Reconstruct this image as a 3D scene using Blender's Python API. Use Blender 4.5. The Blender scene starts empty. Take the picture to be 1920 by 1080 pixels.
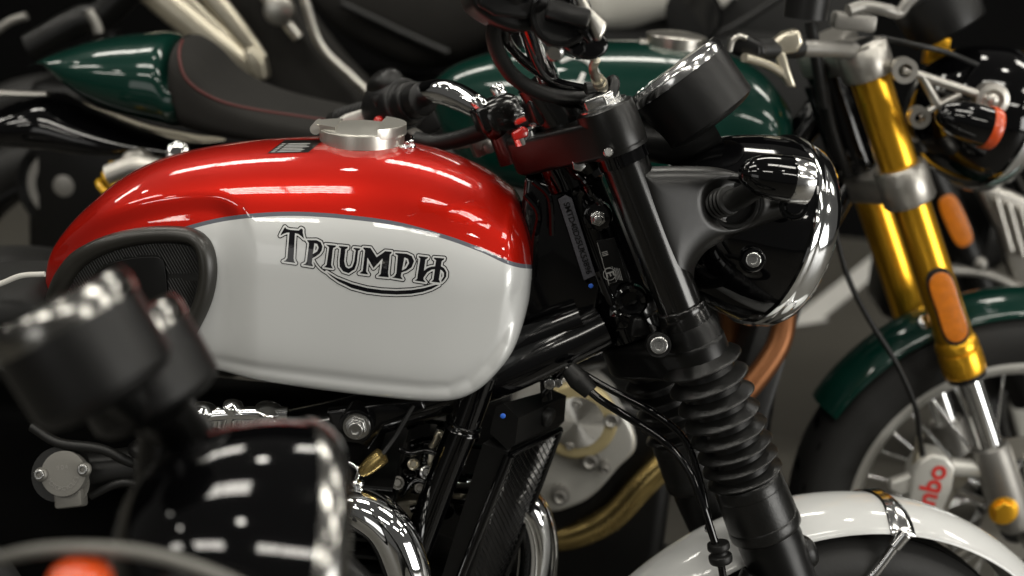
import bpy, bmesh, math, random
import numpy as np
from mathutils import Vector, Matrix
from mathutils.bvhtree import BVHTree

random.seed(7)
sc = bpy.context.scene
COL = sc.collection
V3 = Vector
rad = math.radians

# ------------------------------------------------------------------ camera
CAM_P = V3((0.0, 0.0, 1.45))
PITCH, ROLL = rad(20.0), rad(5.0)
LENS = 50.0
r0 = V3((1, 0, 0)); u0 = V3((0, math.sin(PITCH), math.cos(PITCH)))
CF = V3((0, math.cos(PITCH), -math.sin(PITCH)))
CR = r0 * math.cos(ROLL) + u0 * math.sin(ROLL)
CU = u0 * math.cos(ROLL) - r0 * math.sin(ROLL)
cam_data = bpy.data.cameras.new('camera')
cam = bpy.data.objects.new('camera', cam_data)
COL.objects.link(cam)
cm = Matrix((CR, CU, -CF)).transposed().to_4x4()
cm.translation = CAM_P
cam.matrix_world = cm
cam_data.lens = LENS
cam_data.sensor_width = 36.0
cam_data.clip_start = 0.02
cam_data.clip_end = 200.0
cam_data.dof.use_dof = True
cam_data.dof.focus_distance = 1.575
cam_data.dof.aperture_fstop = 3.0
sc.camera = cam

# ------------------------------------------------------------------ world (dim even indoor air light)
world = bpy.data.worlds.new('World')
sc.world = world
world.use_nodes = True
bg = world.node_tree.nodes['Background']
bg.inputs['Color'].default_value = (1.0, 0.97, 0.90, 1)
bg.inputs['Strength'].default_value = 0.065

# ------------------------------------------------------------------ showroom ceiling lamps
CEIL = 3.3
def area_lamp(name, loc, sx, sy, L, col=(1.0, 0.95, 0.84), stripes=False, disk=False, rotz=0.0):
    ld = bpy.data.lights.new(name, 'AREA')
    ld.shape = 'DISK' if disk else 'RECTANGLE'
    ld.size = sx
    if not disk:
        ld.size_y = sy
    a = math.pi * sx * sx / 4 if disk else sx * sy
    ld.energy = L * a * math.pi
    ld.color = col
    if stripes:
        ld.use_nodes = True
        nt = ld.node_tree
        em = nt.nodes['Emission']
        geo = nt.nodes.new('ShaderNodeNewGeometry')
        sep = nt.nodes.new('ShaderNodeSeparateXYZ')
        nt.links.new(geo.outputs['Parametric'], sep.inputs[0])
        def saw(out, n, duty):
            m = nt.nodes.new('ShaderNodeMath'); m.operation = 'MULTIPLY'; m.inputs[1].default_value = n
            nt.links.new(out, m.inputs[0])
            f = nt.nodes.new('ShaderNodeMath'); f.operation = 'FRACT'; nt.links.new(m.outputs[0], f.inputs[0])
            c = nt.nodes.new('ShaderNodeMath'); c.operation = 'LESS_THAN'; c.inputs[1].default_value = duty
            nt.links.new(f.outputs[0], c.inputs[0])
            return c.outputs[0]
        a1 = saw(sep.outputs['X'], 2, 0.94)
        a2 = saw(sep.outputs['Y'], 4, 0.66)
        mm = nt.nodes.new('ShaderNodeMath'); mm.operation = 'MULTIPLY'
        nt.links.new(a1, mm.inputs[0]); nt.links.new(a2, mm.inputs[1])
        ad = nt.nodes.new('ShaderNodeMath'); ad.operation = 'MULTIPLY_ADD'
        ad.inputs[1].default_value = 1.0; ad.inputs[2].default_value = 0.065
        nt.links.new(mm.outputs[0], ad.inputs[0])
        nt.links.new(ad.outputs[0], em.inputs['Strength'])
    o = bpy.data.objects.new(name, ld)
    o.location = loc
    o.rotation_euler = (0, 0, rotz)
    COL.objects.link(o)
    return o
LAMP = 20.0
LCOL = (1.0, 0.96, 0.87)
for ix, x in enumerate((-3.9, -1.75, 0.4, 2.55, 4.7)):
    for iy, y in enumerate((-1.3, 1.0, 3.3)):
        area_lamp('ceiling_panel_lamp', (x + 0.6 * (iy % 2), y, CEIL), 1.25, 0.42, LAMP, LCOL, stripes=True)
for ix, x in enumerate((-2.9, -0.6, 1.5, 3.6)):
    for iy, y in enumerate((-0.2, 2.2)):
        area_lamp('ceiling_downlight', (x, y, CEIL - 0.05), 0.17, 0.17, 36.0, LCOL, disk=True)
def aimed_light(name, loc, sx, sy, L, col):
    # upright soft light: a side window read off the fork highlights, and a fill
    o = area_lamp(name, loc, sx, sy, L, col)
    o.rotation_euler = (V3((0, 1.6, 0.8)) - V3(loc)).to_track_quat('-Z', 'Y').to_euler()
aimed_light('window_and_fill_light', (6.4, -1.9, 1.45), 4.0, 2.1, 8.0, (1.0, 0.98, 0.93))
aimed_light('window_and_fill_light', (-3.2, -5.2, 1.6), 2.6, 2.0, 1.2, (1.0, 0.98, 0.94))  # added fill from behind the camera, brightening the white tank side

# ------------------------------------------------------------------ exposure
sc.view_settings.view_transform = 'Standard'
sc.view_settings.look = 'None'
sc.view_settings.exposure = 0.0
sc.view_settings.gamma = 1.0
sc.view_settings.use_curve_mapping = False
sc.cycles.use_denoising = True
sc.cycles.max_bounces = 8
sc.cycles.glossy_bounces = 5
sc.cycles.diffuse_bounces = 4
sc.cycles.caustics_reflective = False
sc.cycles.caustics_refractive = False
sc.cycles.sample_clamp_indirect = 6.0

# ------------------------------------------------------------------ pixel helpers (1920 x 1080 photo pixels -> directions)
def pray(px, py):
    k = 36.0 / LENS / 1920.0
    return CF + CR * ((px - 960) * k) - CU * ((py - 540) * k)
def project(P):
    d = P - CAM_P
    k = 36.0 / LENS / 1920.0
    z = d.dot(CF)
    return 960 + d.dot(CR) / z / k, 540 - d.dot(CU) / z / k
def mpp(P):
    return (P - CAM_P).dot(CF) * 36.0 / LENS / 1920.0
def camdir(dx, dy, toward=0.0):
    return (CR * dx - CU * dy - CF * toward).normalized()

class Fr:
    """A standing plane (the middle plane of a motorcycle): X forward, Y to the far side, Z up."""
    def __init__(s, d0, lean=5.0, yaw=0.0, X=None, Y=None, O=None):
        if X is None:
            yw = rad(yaw); ln = rad(lean)
            X = V3((math.cos(yw), math.sin(yw), 0))
            h = V3((-math.sin(yw), math.cos(yw), 0))
            Y = h * math.cos(ln) - V3((0, 0, 1)) * math.sin(ln)
            O = CAM_P + CF * d0
        s.X, s.Y = X.normalized(), Y.normalized()
        s.Z = s.X.cross(s.Y).normalized()
        s.O = O
    def p(s, px, py, y=0.0):
        r = pray(px, py)
        t = ((s.O + s.Y * y) - CAM_P).dot(s.Y) / r.dot(s.Y)
        return CAM_P + r * t
    def lo(s, P):
        d = P - s.O
        return d.dot(s.X), d.dot(s.Y), d.dot(s.Z)
    def w(s, x, y, z):
        return s.O + s.X * x + s.Y * y + s.Z * z
    def ps(s, pts, y=0.0):
        return [s.p(q[0], q[1], q[2] if len(q) > 2 else y) for q in pts]

# ------------------------------------------------------------------ shape helpers: each returns (verts, faces) in world space
def spline(pts, n=10, closed=False):
    pts = [V3(p) for p in pts]
    if len(pts) < 3 and not closed:
        return [pts[0].lerp(pts[-1], i / n) for i in range(n + 1)]
    out = []
    N = len(pts)
    rng = range(N) if closed else range(N - 1)
    for i in rng:
        if closed:
            p0, p1, p2, p3 = pts[i - 1], pts[i], pts[(i + 1) % N], pts[(i + 2) % N]
        else:
            p1, p2 = pts[i], pts[i + 1]
            p0 = pts[i - 1] if i > 0 else p1 + (p1 - p2)
            p3 = pts[i + 2] if i + 2 < N else p2 + (p2 - p1)
        for k in range(n):
            t = k / n
            out.append(0.5 * ((2 * p1) + (p2 - p0) * t + (2 * p0 - 5 * p1 + 4 * p2 - p3) * t * t + (3 * p1 - p0 - 3 * p2 + p3) * t ** 3))
    if not closed:
        out.append(pts[-1])
    return out
def sp2(pts, n=10, closed=False):
    return [(v.x, v.y) for v in spline([(p[0], p[1], 0) for p in pts], n, closed)]

def frames(pts, closed=False):
    N = len(pts)
    T = []
    for i in range(N):
        a = pts[(i - 1) % N] if (closed or i > 0) else pts[i]
        b = pts[(i + 1) % N] if (closed or i < N - 1) else pts[i]
        T.append((b - a).normalized())
    ref = V3((0, 0, 1)) if abs(T[0].z) < 0.9 else V3((1, 0, 0))
    n = (ref - T[0] * ref.dot(T[0])).normalized()
    out = []
    for t in T:
        n = (n - t * n.dot(t))
        n = n.normalized() if n.length > 1e-9 else t.orthogonal().normalized()
        out.append((t, n, t.cross(n)))
    return out

def tube(pts, r, n=16, sub=8, caps=True, closed=False, flat=1.0, up=None):
    """Round (or flattened) bar along a smoothed line; r may be a list, one per given point."""
    P = spline(pts, sub, closed) if sub > 1 else [V3(p) for p in pts]
    if isinstance(r, (list, tuple)):
        R = np.interp(np.linspace(0, 1, len(P)), np.linspace(0, 1, len(r)), r)
    else:
        R = [r] * len(P)
    fr = frames(P, closed)
    V, F = [], []
    for p, (t, a, b), rr in zip(P, fr, R):
        if up is not None:
            a = (up - t * up.dot(t)).normalized(); b = t.cross(a)
        for k in range(n):
            th = 2 * math.pi * k / n
            V.append(p + a * (math.cos(th) * rr * flat) + b * (math.sin(th) * rr))
    N = len(P)
    for i in range(N if closed else N - 1):
        j = (i + 1) % N
        for k in range(n):
            k2 = (k + 1) % n
            F.append((i * n + k, i * n + k2, j * n + k2, j * n + k))
    if caps and not closed:
        F.append(tuple(range(n - 1, -1, -1)))
        F.append(tuple((N - 1) * n + k for k in range(n)))
    return V, F

def lathe(prof, O, axis, n=48, closed=False, fn=None):
    """Turned shape: prof is [(t along axis, radius)]."""
    axis = axis.normalized()
    a = axis.orthogonal().normalized(); b = axis.cross(a)
    V, F = [], []
    for t, r in prof:
        for k in range(n):
            th = 2 * math.pi * k / n
            rr = r if fn is None else r * fn(t, th)
            V.append(O + axis * t + a * (math.cos(th) * rr) + b * (math.sin(th) * rr))
    m = len(prof)
    for i in range(m if closed else m - 1):
        j = (i + 1) % m
        for k in range(n):
            k2 = (k + 1) % n
            F.append((i * n + k, i * n + k2, j * n + k2, j * n + k))
    if not closed:
        if prof[0][1] > 1e-6: F.append(tuple(range(n - 1, -1, -1)))
        if prof[-1][1] > 1e-6: F.append(tuple((m - 1) * n + k for k in range(n)))
    return V, F

def rprof(pts, n=5):
    """smooth a lathe profile"""
    return sp2(pts, n)

def from_bm(bm):
    bm.verts.ensure_lookup_table()
    for i, v in enumerate(bm.verts): v.index = i
    V = [v.co.copy() for v in bm.verts]
    F = [tuple(v.index for v in f.verts) for f in bm.faces]
    bm.free()
    return V, F

def prism(outline, vec, bevel=0.0, seg=3):
    """Solid with the given flat outline, extruded along vec, edges rounded."""
    bm = bmesh.new()
    vs = [bm.verts.new(p) for p in outline]
    f = bm.faces.new(vs)
    r = bmesh.ops.extrude_face_region(bm, geom=[f])
    nv = [g for g in r['geom'] if isinstance(g, bmesh.types.BMVert)]
    bmesh.ops.translate(bm, verts=nv, vec=vec)
    bmesh.ops.recalc_face_normals(bm, faces=bm.faces)
    if bevel > 0:
        ed = []
        for e in bm.edges:
            if len(e.link_faces) == 2 and e.calc_face_angle(0) > rad(50):
                ed.append(e)
        bmesh.ops.bevel(bm, geom=ed, offset=bevel, segments=seg, profile=0.5, affect='EDGES', clamp_overlap=True)
    return from_bm(bm)

def box(c, ax, hx, hy, hz, bevel=0.0, seg=2):
    X, Y, Z = ax
    o = [c + X * sx * hx + Y * sy * hy - Z * hz for sx, sy in ((-1, -1), (1, -1), (1, 1), (-1, 1))]
    return prism(o, Z * (2 * hz), bevel, seg)

def ball(c, ax, rx, ry, rz, n=24, m=14, e=2.0):
    X, Y, Z = ax
    V, F = [], []
    def pw(v): return math.copysign(abs(v) ** (2.0 / e), v)
    for i in range(m + 1):
        ph = -math.pi / 2 + math.pi * i / m
        for k in range(n):
            th = 2 * math.pi * k / n
            V.append(c + X * rx * pw(math.cos(ph)) * pw(math.cos(th)) + Y * ry * pw(math.cos(ph)) * pw(math.sin(th)) + Z * rz * pw(math.sin(ph)))
    for i in range(m):
        for k in range(n):
            k2 = (k + 1) % n
            F.append((i * n + k, i * n + k2, (i + 1) * n + k2, (i + 1) * n + k))
    return V, F

def loft(secs, caps=True, closed=False):
    n = len(secs[0]); V, F = [], []
    for s in secs: V += [V3(p) for p in s]
    m = len(secs)
    for i in range(m if closed else m - 1):
        j = (i + 1) % m
        for k in range(n):
            k2 = (k + 1) % n
            F.append((i * n + k, i * n + k2, j * n + k2, j * n + k))
    if caps and not closed:
        F.append(tuple(range(n - 1, -1, -1))); F.append(tuple((m - 1) * n + k for k in range(n)))
    return V, F

def sheet(grid):
    """open surface from a grid of points"""
    m, n = len(grid), len(grid[0]); V, F = [], []
    for r in grid: V += [V3(p) for p in r]
    for i in range(m - 1):
        for k in range(n - 1):
            F.append((i * n + k, i * n + k + 1, (i + 1) * n + k + 1, (i + 1) * n + k))
    return V, F

def shell(grid, vecfn, th):
    """thick sheet: grid of points, offset by th along vecfn(i,k)"""
    m, n = len(grid), len(grid[0])
    V = [V3(p) for r in grid for p in r]
    V += [V3(grid[i][k]) + vecfn(i, k) * th for i in range(m) for k in range(n)]
    o = m * n; F = []
    for i in range(m - 1):
        for k in range(n - 1):
            F.append((i * n + k, i * n + k + 1, (i + 1) * n + k + 1, (i + 1) * n + k))
            F.append((o + i * n + k, o + (i + 1) * n + k, o + (i + 1) * n + k + 1, o + i * n + k + 1))
    for i in range(m - 1):
        F.append((i * n, (i + 1) * n, o + (i + 1) * n, o + i * n))
        F.append((i * n + n - 1, o + i * n + n - 1, o + (i + 1) * n + n - 1, (i + 1) * n + n - 1))
    for k in range(n - 1):
        F.append((k, o + k, o + k + 1, k + 1))
        q = (m - 1) * n
        F.append((q + k, q + k + 1, o + q + k + 1, o + q + k))
    return V, F

def body(fr, top, bot, W, yt=0.0, yb=0.0, nt=2.2, nb=3.0, nu=90, nv=64, zmid=0.45, rear=0.06, front=0.06, ek=2.4, post=None):
    """Tank-like body from a traced side view: upper line, lower line (photo pixels), half widths W=[(px,w)]."""
    def dense(pts, y):
        q = []
        for p in pts:
            x, _, z = fr.lo(fr.p(p[0], p[1], p[2] if len(p) > 2 else y)); q.append((x, z))
        d = sp2(q, 14)
        d.sort()
        return np.array(d)
    dt, db = dense(top, yt), dense(bot, yb)
    x0 = min(dt[0, 0], db[0, 0]); x1 = max(dt[-1, 0], db[-1, 0])
    wx = [fr.lo(fr.p(a, 540, 0))[0] for a, b in W]; ww = [b for a, b in W]
    ws = np.array(sp2(list(zip(wx, ww)), 12)); ws = ws[np.argsort(ws[:, 0])]
    Vv, F = [], []
    def pw(v, n): return math.copysign(abs(v) ** (2.0 / n), v)
    for i in range(nu + 1):
        x = x0 + (x1 - x0) * (1 - math.cos(math.pi * i / nu)) / 2
        zt = float(np.interp(x, dt[:, 0], dt[:, 1])); zb = float(np.interp(x, db[:, 0], db[:, 1]))
        if zt < zb: zt = zb = (zt + zb) / 2
        w = float(np.interp(x, ws[:, 0], ws[:, 1]))
        for dist, L in ((x - x0, rear), (x1 - x, front)):
            if dist < L:
                w *= max(0.0, 1 - (1 - dist / L) ** ek) ** (1 / ek)
        if i in (0, nu):
            zt = zb = (zt + zb) / 2; w = 0.0
        zc = zb + (zt - zb) * zmid
        for k in range(nv):
            th = 2 * math.pi * k / nv
            c, s = math.cos(th), math.sin(th)
            n = nt if s >= 0 else nb
            y = w * pw(c, n)
            z = zc + (zt - zc if s >= 0 else zc - zb) * pw(s, n)
            q = (x, y, z)
            if post: q = post(*q)
            Vv.append(fr.w(*q))
    for i in range(nu):
        for k in range(nv):
            k2 = (k + 1) % nv
            F.append((i * nv + k, (i + 1) * nv + k, (i + 1) * nv + k2, i * nv + k2))
    return Vv, F

def circle(c, a, b, r, n=24, t0=0, t1=2 * math.pi, full=True):
    m = n if full else n + 1
    return [c + a * (math.cos(t0 + (t1 - t0) * k / n) * r) + b * (math.sin(t0 + (t1 - t0) * k / n) * r) for k in range(m)]

def hull2(pts):
    pts = sorted(set((round(x, 6), round(y, 6)) for x, y in pts))
    def half(ps):
        o = []
        for p in ps:
            while len(o) >= 2 and (o[-1][0] - o[-2][0]) * (p[1] - o[-2][1]) - (o[-1][1] - o[-2][1]) * (p[0] - o[-2][0]) <= 0: o.pop()
            o.append(p)
        return o
    a, b = half(pts), half(pts[::-1])
    return a[:-1] + b[:-1]

# ------------------------------------------------------------------ objects
MAT = {}
def thing(name, label, cat, loc, group=None):
    o = bpy.data.objects.new(name, None)
    o.location = loc
    o.empty_display_size = 0.1
    COL.objects.link(o)
    o['label'] = label; o['category'] = cat
    if group: o['group'] = group
    return o

BASE = {}
def obj(name, shapes, mat, parent=None, angle=40, label=None, flat=False):
    """One mesh object from a list of shapes, in world space, hung under its parent."""
    if isinstance(shapes, tuple): shapes = [shapes]
    V, F = [], []
    for v, f in shapes:
        o = len(V)
        V += v
        F += [tuple(i + o for i in q) for q in f]
    base = V3((0, 0, 0))
    root = parent
    while root is not None and root.parent is not None: root = root.parent
    if root is not None: base = root.location.copy()
    me = bpy.data.meshes.new(name)
    me.from_pydata([tuple(v - base) for v in V], [], F)
    bm = bmesh.new(); bm.from_mesh(me)
    bmesh.ops.remove_doubles(bm, verts=bm.verts, dist=1e-6)
    bmesh.ops.dissolve_degenerate(bm, dist=1e-7, edges=bm.edges)
    bmesh.ops.recalc_face_normals(bm, faces=bm.faces)
    bm.to_mesh(me); bm.free()
    if not flat:
        me.polygons.foreach_set('use_smooth', [True] * len(me.polygons))
        me.set_sharp_from_angle(angle=rad(angle))
    me.materials.append(MAT[mat])
    o = bpy.data.objects.new(name, me)
    COL.objects.link(o)
    if parent is not None: o.parent = parent
    if label: o['label'] = label
    return o

def text_shape(body, O, X, Y, size, depth=0.0005, bold=0.0, spacing=1.0):
    """flat raised lettering in the built-in font, centred on O, reading along X with Y up"""
    cu = bpy.data.curves.new('lettering', 'FONT')
    cu.body = body; cu.size = 1.0; cu.align_x = 'CENTER'; cu.align_y = 'CENTER'
    cu.extrude = 0.02; cu.offset = bold; cu.space_character = spacing
    cu.resolution_u = 3
    t = bpy.data.objects.new('lettering', cu)
    COL.objects.link(t)
    dg = bpy.context.evaluated_depsgraph_get()
    me = bpy.data.meshes.new_from_object(t.evaluated_get(dg))
    Z = X.cross(Y).normalized()
    V = [O + X * (v.co.x * size) + Y * (v.co.y * size) + Z * (v.co.z * 25 * depth) for v in me.vertices]
    F = [tuple(p.vertices) for p in me.polygons]
    bpy.data.objects.remove(t); bpy.data.curves.remove(cu); bpy.data.meshes.remove(me)
    return V, F

# ------------------------------------------------------------------ materials
def new_mat(name):
    m = bpy.data.materials.new(name); m.use_nodes = True
    nt = m.node_tree
    return m, nt, nt.nodes['Principled BSDF']
def nmath(nt, op, a, b=None, c=None):
    m = nt.nodes.new('ShaderNodeMath'); m.operation = op
    for i, v in enumerate((a, b, c)):
        if v is None: continue
        if isinstance(v, (int, float)): m.inputs[i].default_value = v
        else: nt.links.new(v, m.inputs[i])
    return m.outputs[0]
def noise(nt, scale, detail=4, rough=0.55, vec=None):
    t = nt.nodes.new('ShaderNodeTexNoise')
    t.inputs['Scale'].default_value = scale; t.inputs['Detail'].default_value = detail; t.inputs['Roughness'].default_value = rough
    if vec is None:
        tc = nt.nodes.new('ShaderNodeTexCoord'); vec = tc.outputs['Object']
    nt.links.new(vec, t.inputs['Vector'])
    return t.outputs['Fac']
def mixc(nt, fac, a, b):
    m = nt.nodes.new('ShaderNodeMix'); m.data_type = 'RGBA'
    for sock, v in ((m.inputs[0], fac), (m.inputs[6], a), (m.inputs[7], b)):
        if isinstance(v, (tuple, list)): sock.default_value = (v[0], v[1], v[2], 1)
        elif isinstance(v, (int, float)): sock.default_value = v
        else: nt.links.new(v, sock)
    return m.outputs[2]
def M(name, col, rough=0.4, metal=0.0, coat=0.0, var=0.12, vscale=14, rvar=0.06, bump=0.0, bscale=400, spec=0.5, emis=None, coat_rough=0.02):
    m, nt, b = new_mat(name)
    n1 = noise(nt, vscale, 5)
    c0 = tuple(c * (1 - var) for c in col); c1 = tuple(min(1, c * (1 + var)) for c in col)
    nt.links.new(mixc(nt, n1, c0, c1), b.inputs['Base Color'])
    n2 = noise(nt, vscale * 3.1, 6, 0.65)
    nt.links.new(nmath(nt, 'MULTIPLY_ADD', n2, 2 * rvar, max(0.0, rough - rvar)), b.inputs['Roughness'])
    b.inputs['Metallic'].default_value = metal
    b.inputs['Specular IOR Level'].default_value = spec
    b.inputs['Coat Weight'].default_value = coat
    b.inputs['Coat Roughness'].default_value = coat_rough
    if bump > 0:
        bp = nt.nodes.new('ShaderNodeBump'); bp.inputs['Strength'].default_value = bump; bp.inputs['Distance'].default_value = 0.001
        nt.links.new(noise(nt, bscale, 3), bp.inputs['Height'])
        nt.links.new(bp.outputs[0], b.inputs['Normal'])
    MAT[name] = m
    return m

M('black_gloss', (0.0015, 0.0015, 0.0018), 0.12, coat=1.0, var=0.3, rvar=0.03, spec=0.05, coat_rough=0.008)
M('black_frame', (0.002, 0.002, 0.0024), 0.18, coat=0.5, var=0.3, bump=0.10, bscale=120, spec=0.3)
M('black_satin', (0.0035, 0.0035, 0.0034), 0.34, var=0.2, bump=0.08, bscale=900, spec=0.35)
M('black_satin_metal', (0.0035, 0.0034, 0.0032), 0.18, var=0.2, bump=0.04, bscale=1100, spec=0.7, rvar=0.03)
M('black_satin_coat', (0.0035, 0.0033, 0.003), 0.33, var=0.2, bump=0.05, bscale=1100, spec=0.5, rvar=0.04)
M('black_rubber', (0.006, 0.006, 0.0057), 0.46, var=0.25, bump=0.15, bscale=500, spec=0.4)
M('gaiter_rubber', (0.006, 0.006, 0.0056), 0.33, var=0.4, bump=0.2, bscale=350, rvar=0.1, spec=0.5)
M('black_plastic', (0.0045, 0.0045, 0.0045), 0.38, var=0.2, bump=0.14, bscale=1500, spec=0.4)
M('red_collar', (0.46, 0.008, 0.0025), 0.3, 0.3, coat=1.0, spec=0.1, var=0.03)
M('stamp_grey', (0.10, 0.10, 0.115), 0.55, 0.3, var=0.6, vscale=500, bump=0.6, bscale=900)
M('dark_void', (0.002, 0.002, 0.002), 0.8, spec=0.05)  # near-black; on the engine it puts shade into the colour
M('chrome', (0.90, 0.91, 0.92), 0.05, 1.0, var=0.03, rvar=0.02)
M('rim_chrome', (0.90, 0.91, 0.92), 0.085, 1.0, var=0.03, rvar=0.02)
M('pad_rubber', (0.020, 0.019, 0.016), 0.36, var=0.2, bump=0.1, bscale=700, spec=0.6)
M('alloy_bright', (0.60, 0.59, 0.55), 0.34, 0.45, var=0.10, bump=0.08, bscale=500)
M('dim_alloy', (0.17, 0.165, 0.15), 0.45, 0.4, var=0.15, bump=0.15, bscale=600)
M('satin_chrome', (0.80, 0.80, 0.80), 0.16, 1.0, var=0.03, rvar=0.05)
M('dull_chrome', (0.32, 0.315, 0.30), 0.20, 1.0, var=0.05, rvar=0.05)
M('backdrop_black', (0.0035, 0.0035, 0.0036), 0.9, var=0.3, vscale=3, spec=0.05)  # near-black for the added backdrop
M('brushed_steel', (0.62, 0.60, 0.55), 0.30, 1.0, var=0.06, bump=0.05, bscale=300, rvar=0.08)
M('cast_silver', (0.52, 0.50, 0.46), 0.36, 0.9, var=0.12, bump=0.15, bscale=500)
M('grey_alloy', (0.30, 0.29, 0.27), 0.42, 0.7, var=0.15, bump=0.15, bscale=500)
M('champagne', (0.66, 0.61, 0.49), 0.30, 0.85, var=0.06)
M('cap_steel', (0.72, 0.70, 0.64), 0.34, 0.85, var=0.06, bump=0.05, bscale=300, rvar=0.05)
M('zinc', (0.55, 0.55, 0.54), 0.24, 1.0, var=0.15)
M('gold_anodised', (1.0, 0.50, 0.035), 0.29, 0.88, var=0.08, vscale=30, rvar=0.05)
M('bronze_header', (0.62, 0.46, 0.18), 0.26, 0.95, var=0.2)
M('pale_gold', (0.60, 0.50, 0.27), 0.36, 0.4, var=0.08)
M('copper_header', (0.20, 0.078, 0.028), 0.38, 0.7, var=0.25)
M('green_paint', (0.0015, 0.026, 0.018), 0.3, 0.1, coat=1.0, var=0.12, spec=0.1, coat_rough=0.006)
M('white_paint', (0.64, 0.645, 0.635), 0.25, coat=1.0, var=0.02, spec=0.1, coat_rough=0.006)
M('cream_paint', (0.58, 0.57, 0.52), 0.35, coat=0.5, var=0.04)
M('red_plastic', (0.55, 0.015, 0.01), 0.2, coat=0.6)
M('amber_lens', (0.62, 0.17, 0.006), 0.22, coat=0.8, var=0.35, vscale=90, bump=0.8, bscale=420)
M('orange_lens', (0.60, 0.065, 0.006), 0.2, coat=0.8, var=0.3, vscale=60, bump=0.5, bscale=700)
M('seat_grey', (0.017, 0.016, 0.0145), 0.78, var=0.2, bump=0.3, bscale=700, spec=0.2)
M('seat_dark', (0.012, 0.012, 0.0115), 0.65, var=0.2, bump=0.3, bscale=500, spec=0.25)
M('red_stitch', (0.075, 0.010, 0.008), 0.6)
M('white_piping', (0.55, 0.54, 0.50), 0.5)
M('tyre', (0.019, 0.0187, 0.018), 0.58, var=0.35, vscale=9, bump=0.25, bscale=250, spec=0.35)
M('blue_mark', (0.03, 0.14, 0.65), 0.5)
M('print_grey', (0.36, 0.36, 0.35), 0.5)
M('print_white', (0.62, 0.62, 0.60), 0.5)
M('print_red', (0.60, 0.02, 0.015), 0.4)
M('line_white', (0.62, 0.61, 0.58), 0.55, var=0.12, bump=0.1)
M('spring_gold', (0.75, 0.42, 0.02), 0.25, 0.3, coat=0.5)
# turned disc with ring-shaped brushing
m, nt, b = new_mat('radial_steel')
b.inputs['Metallic'].default_value = 1.0; b.inputs['Anisotropic'].default_value = 0.92
tg = nt.nodes.new('ShaderNodeTangent'); tg.direction_type = 'RADIAL'; tg.axis = 'Y'
nt.links.new(tg.outputs[0], b.inputs['Tangent'])
nt.links.new(mixc(nt, noise(nt, 200), (0.86, 0.84, 0.78), (0.95, 0.93, 0.88)), b.inputs['Base Color'])
b.inputs['Roughness'].default_value = 0.45
MAT['radial_steel'] = m
# clear dial glass
m, nt, b = new_mat('dial_glass')
b.inputs['Base Color'].default_value = (0.02, 0.02, 0.02, 1); b.inputs['Roughness'].default_value = 0.03
b.inputs['Coat Weight'].default_value = 1.0
nt.links.new(nmath(nt, 'MULTIPLY_ADD', noise(nt, 60), 0.04, 0.01), b.inputs['Roughness'])
MAT['dial_glass'] = m
m, nt, b = new_mat('lens_glass')
b.inputs['Transmission Weight'].default_value = 1.0; b.inputs['IOR'].default_value = 1.45
nt.links.new(nmath(nt, 'MULTIPLY_ADD', noise(nt, 60), 0.04, 0.01), b.inputs['Roughness'])
MAT['lens_glass'] = m
# concrete floor
m, nt, b = new_mat('concrete')
n1 = noise(nt, 1.7, 8, 0.62); n2 = noise(nt, 35, 6, 0.7)
c = mixc(nt, n1, (0.062, 0.058, 0.049), (0.105, 0.099, 0.085))
c = mixc(nt, nmath(nt, 'MULTIPLY', n2, 0.5), c, (0.05, 0.047, 0.041))
nt.links.new(c, b.inputs['Base Color'])
nt.links.new(nmath(nt, 'MULTIPLY_ADD', n1, 0.25, 0.30), b.inputs['Roughness'])
bp = nt.nodes.new('ShaderNodeBump'); bp.inputs['Strength'].default_value = 0.15
nt.links.new(n2, bp.inputs['Height']); nt.links.new(bp.outputs[0], b.inputs['Normal'])
MAT['concrete'] = m
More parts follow.
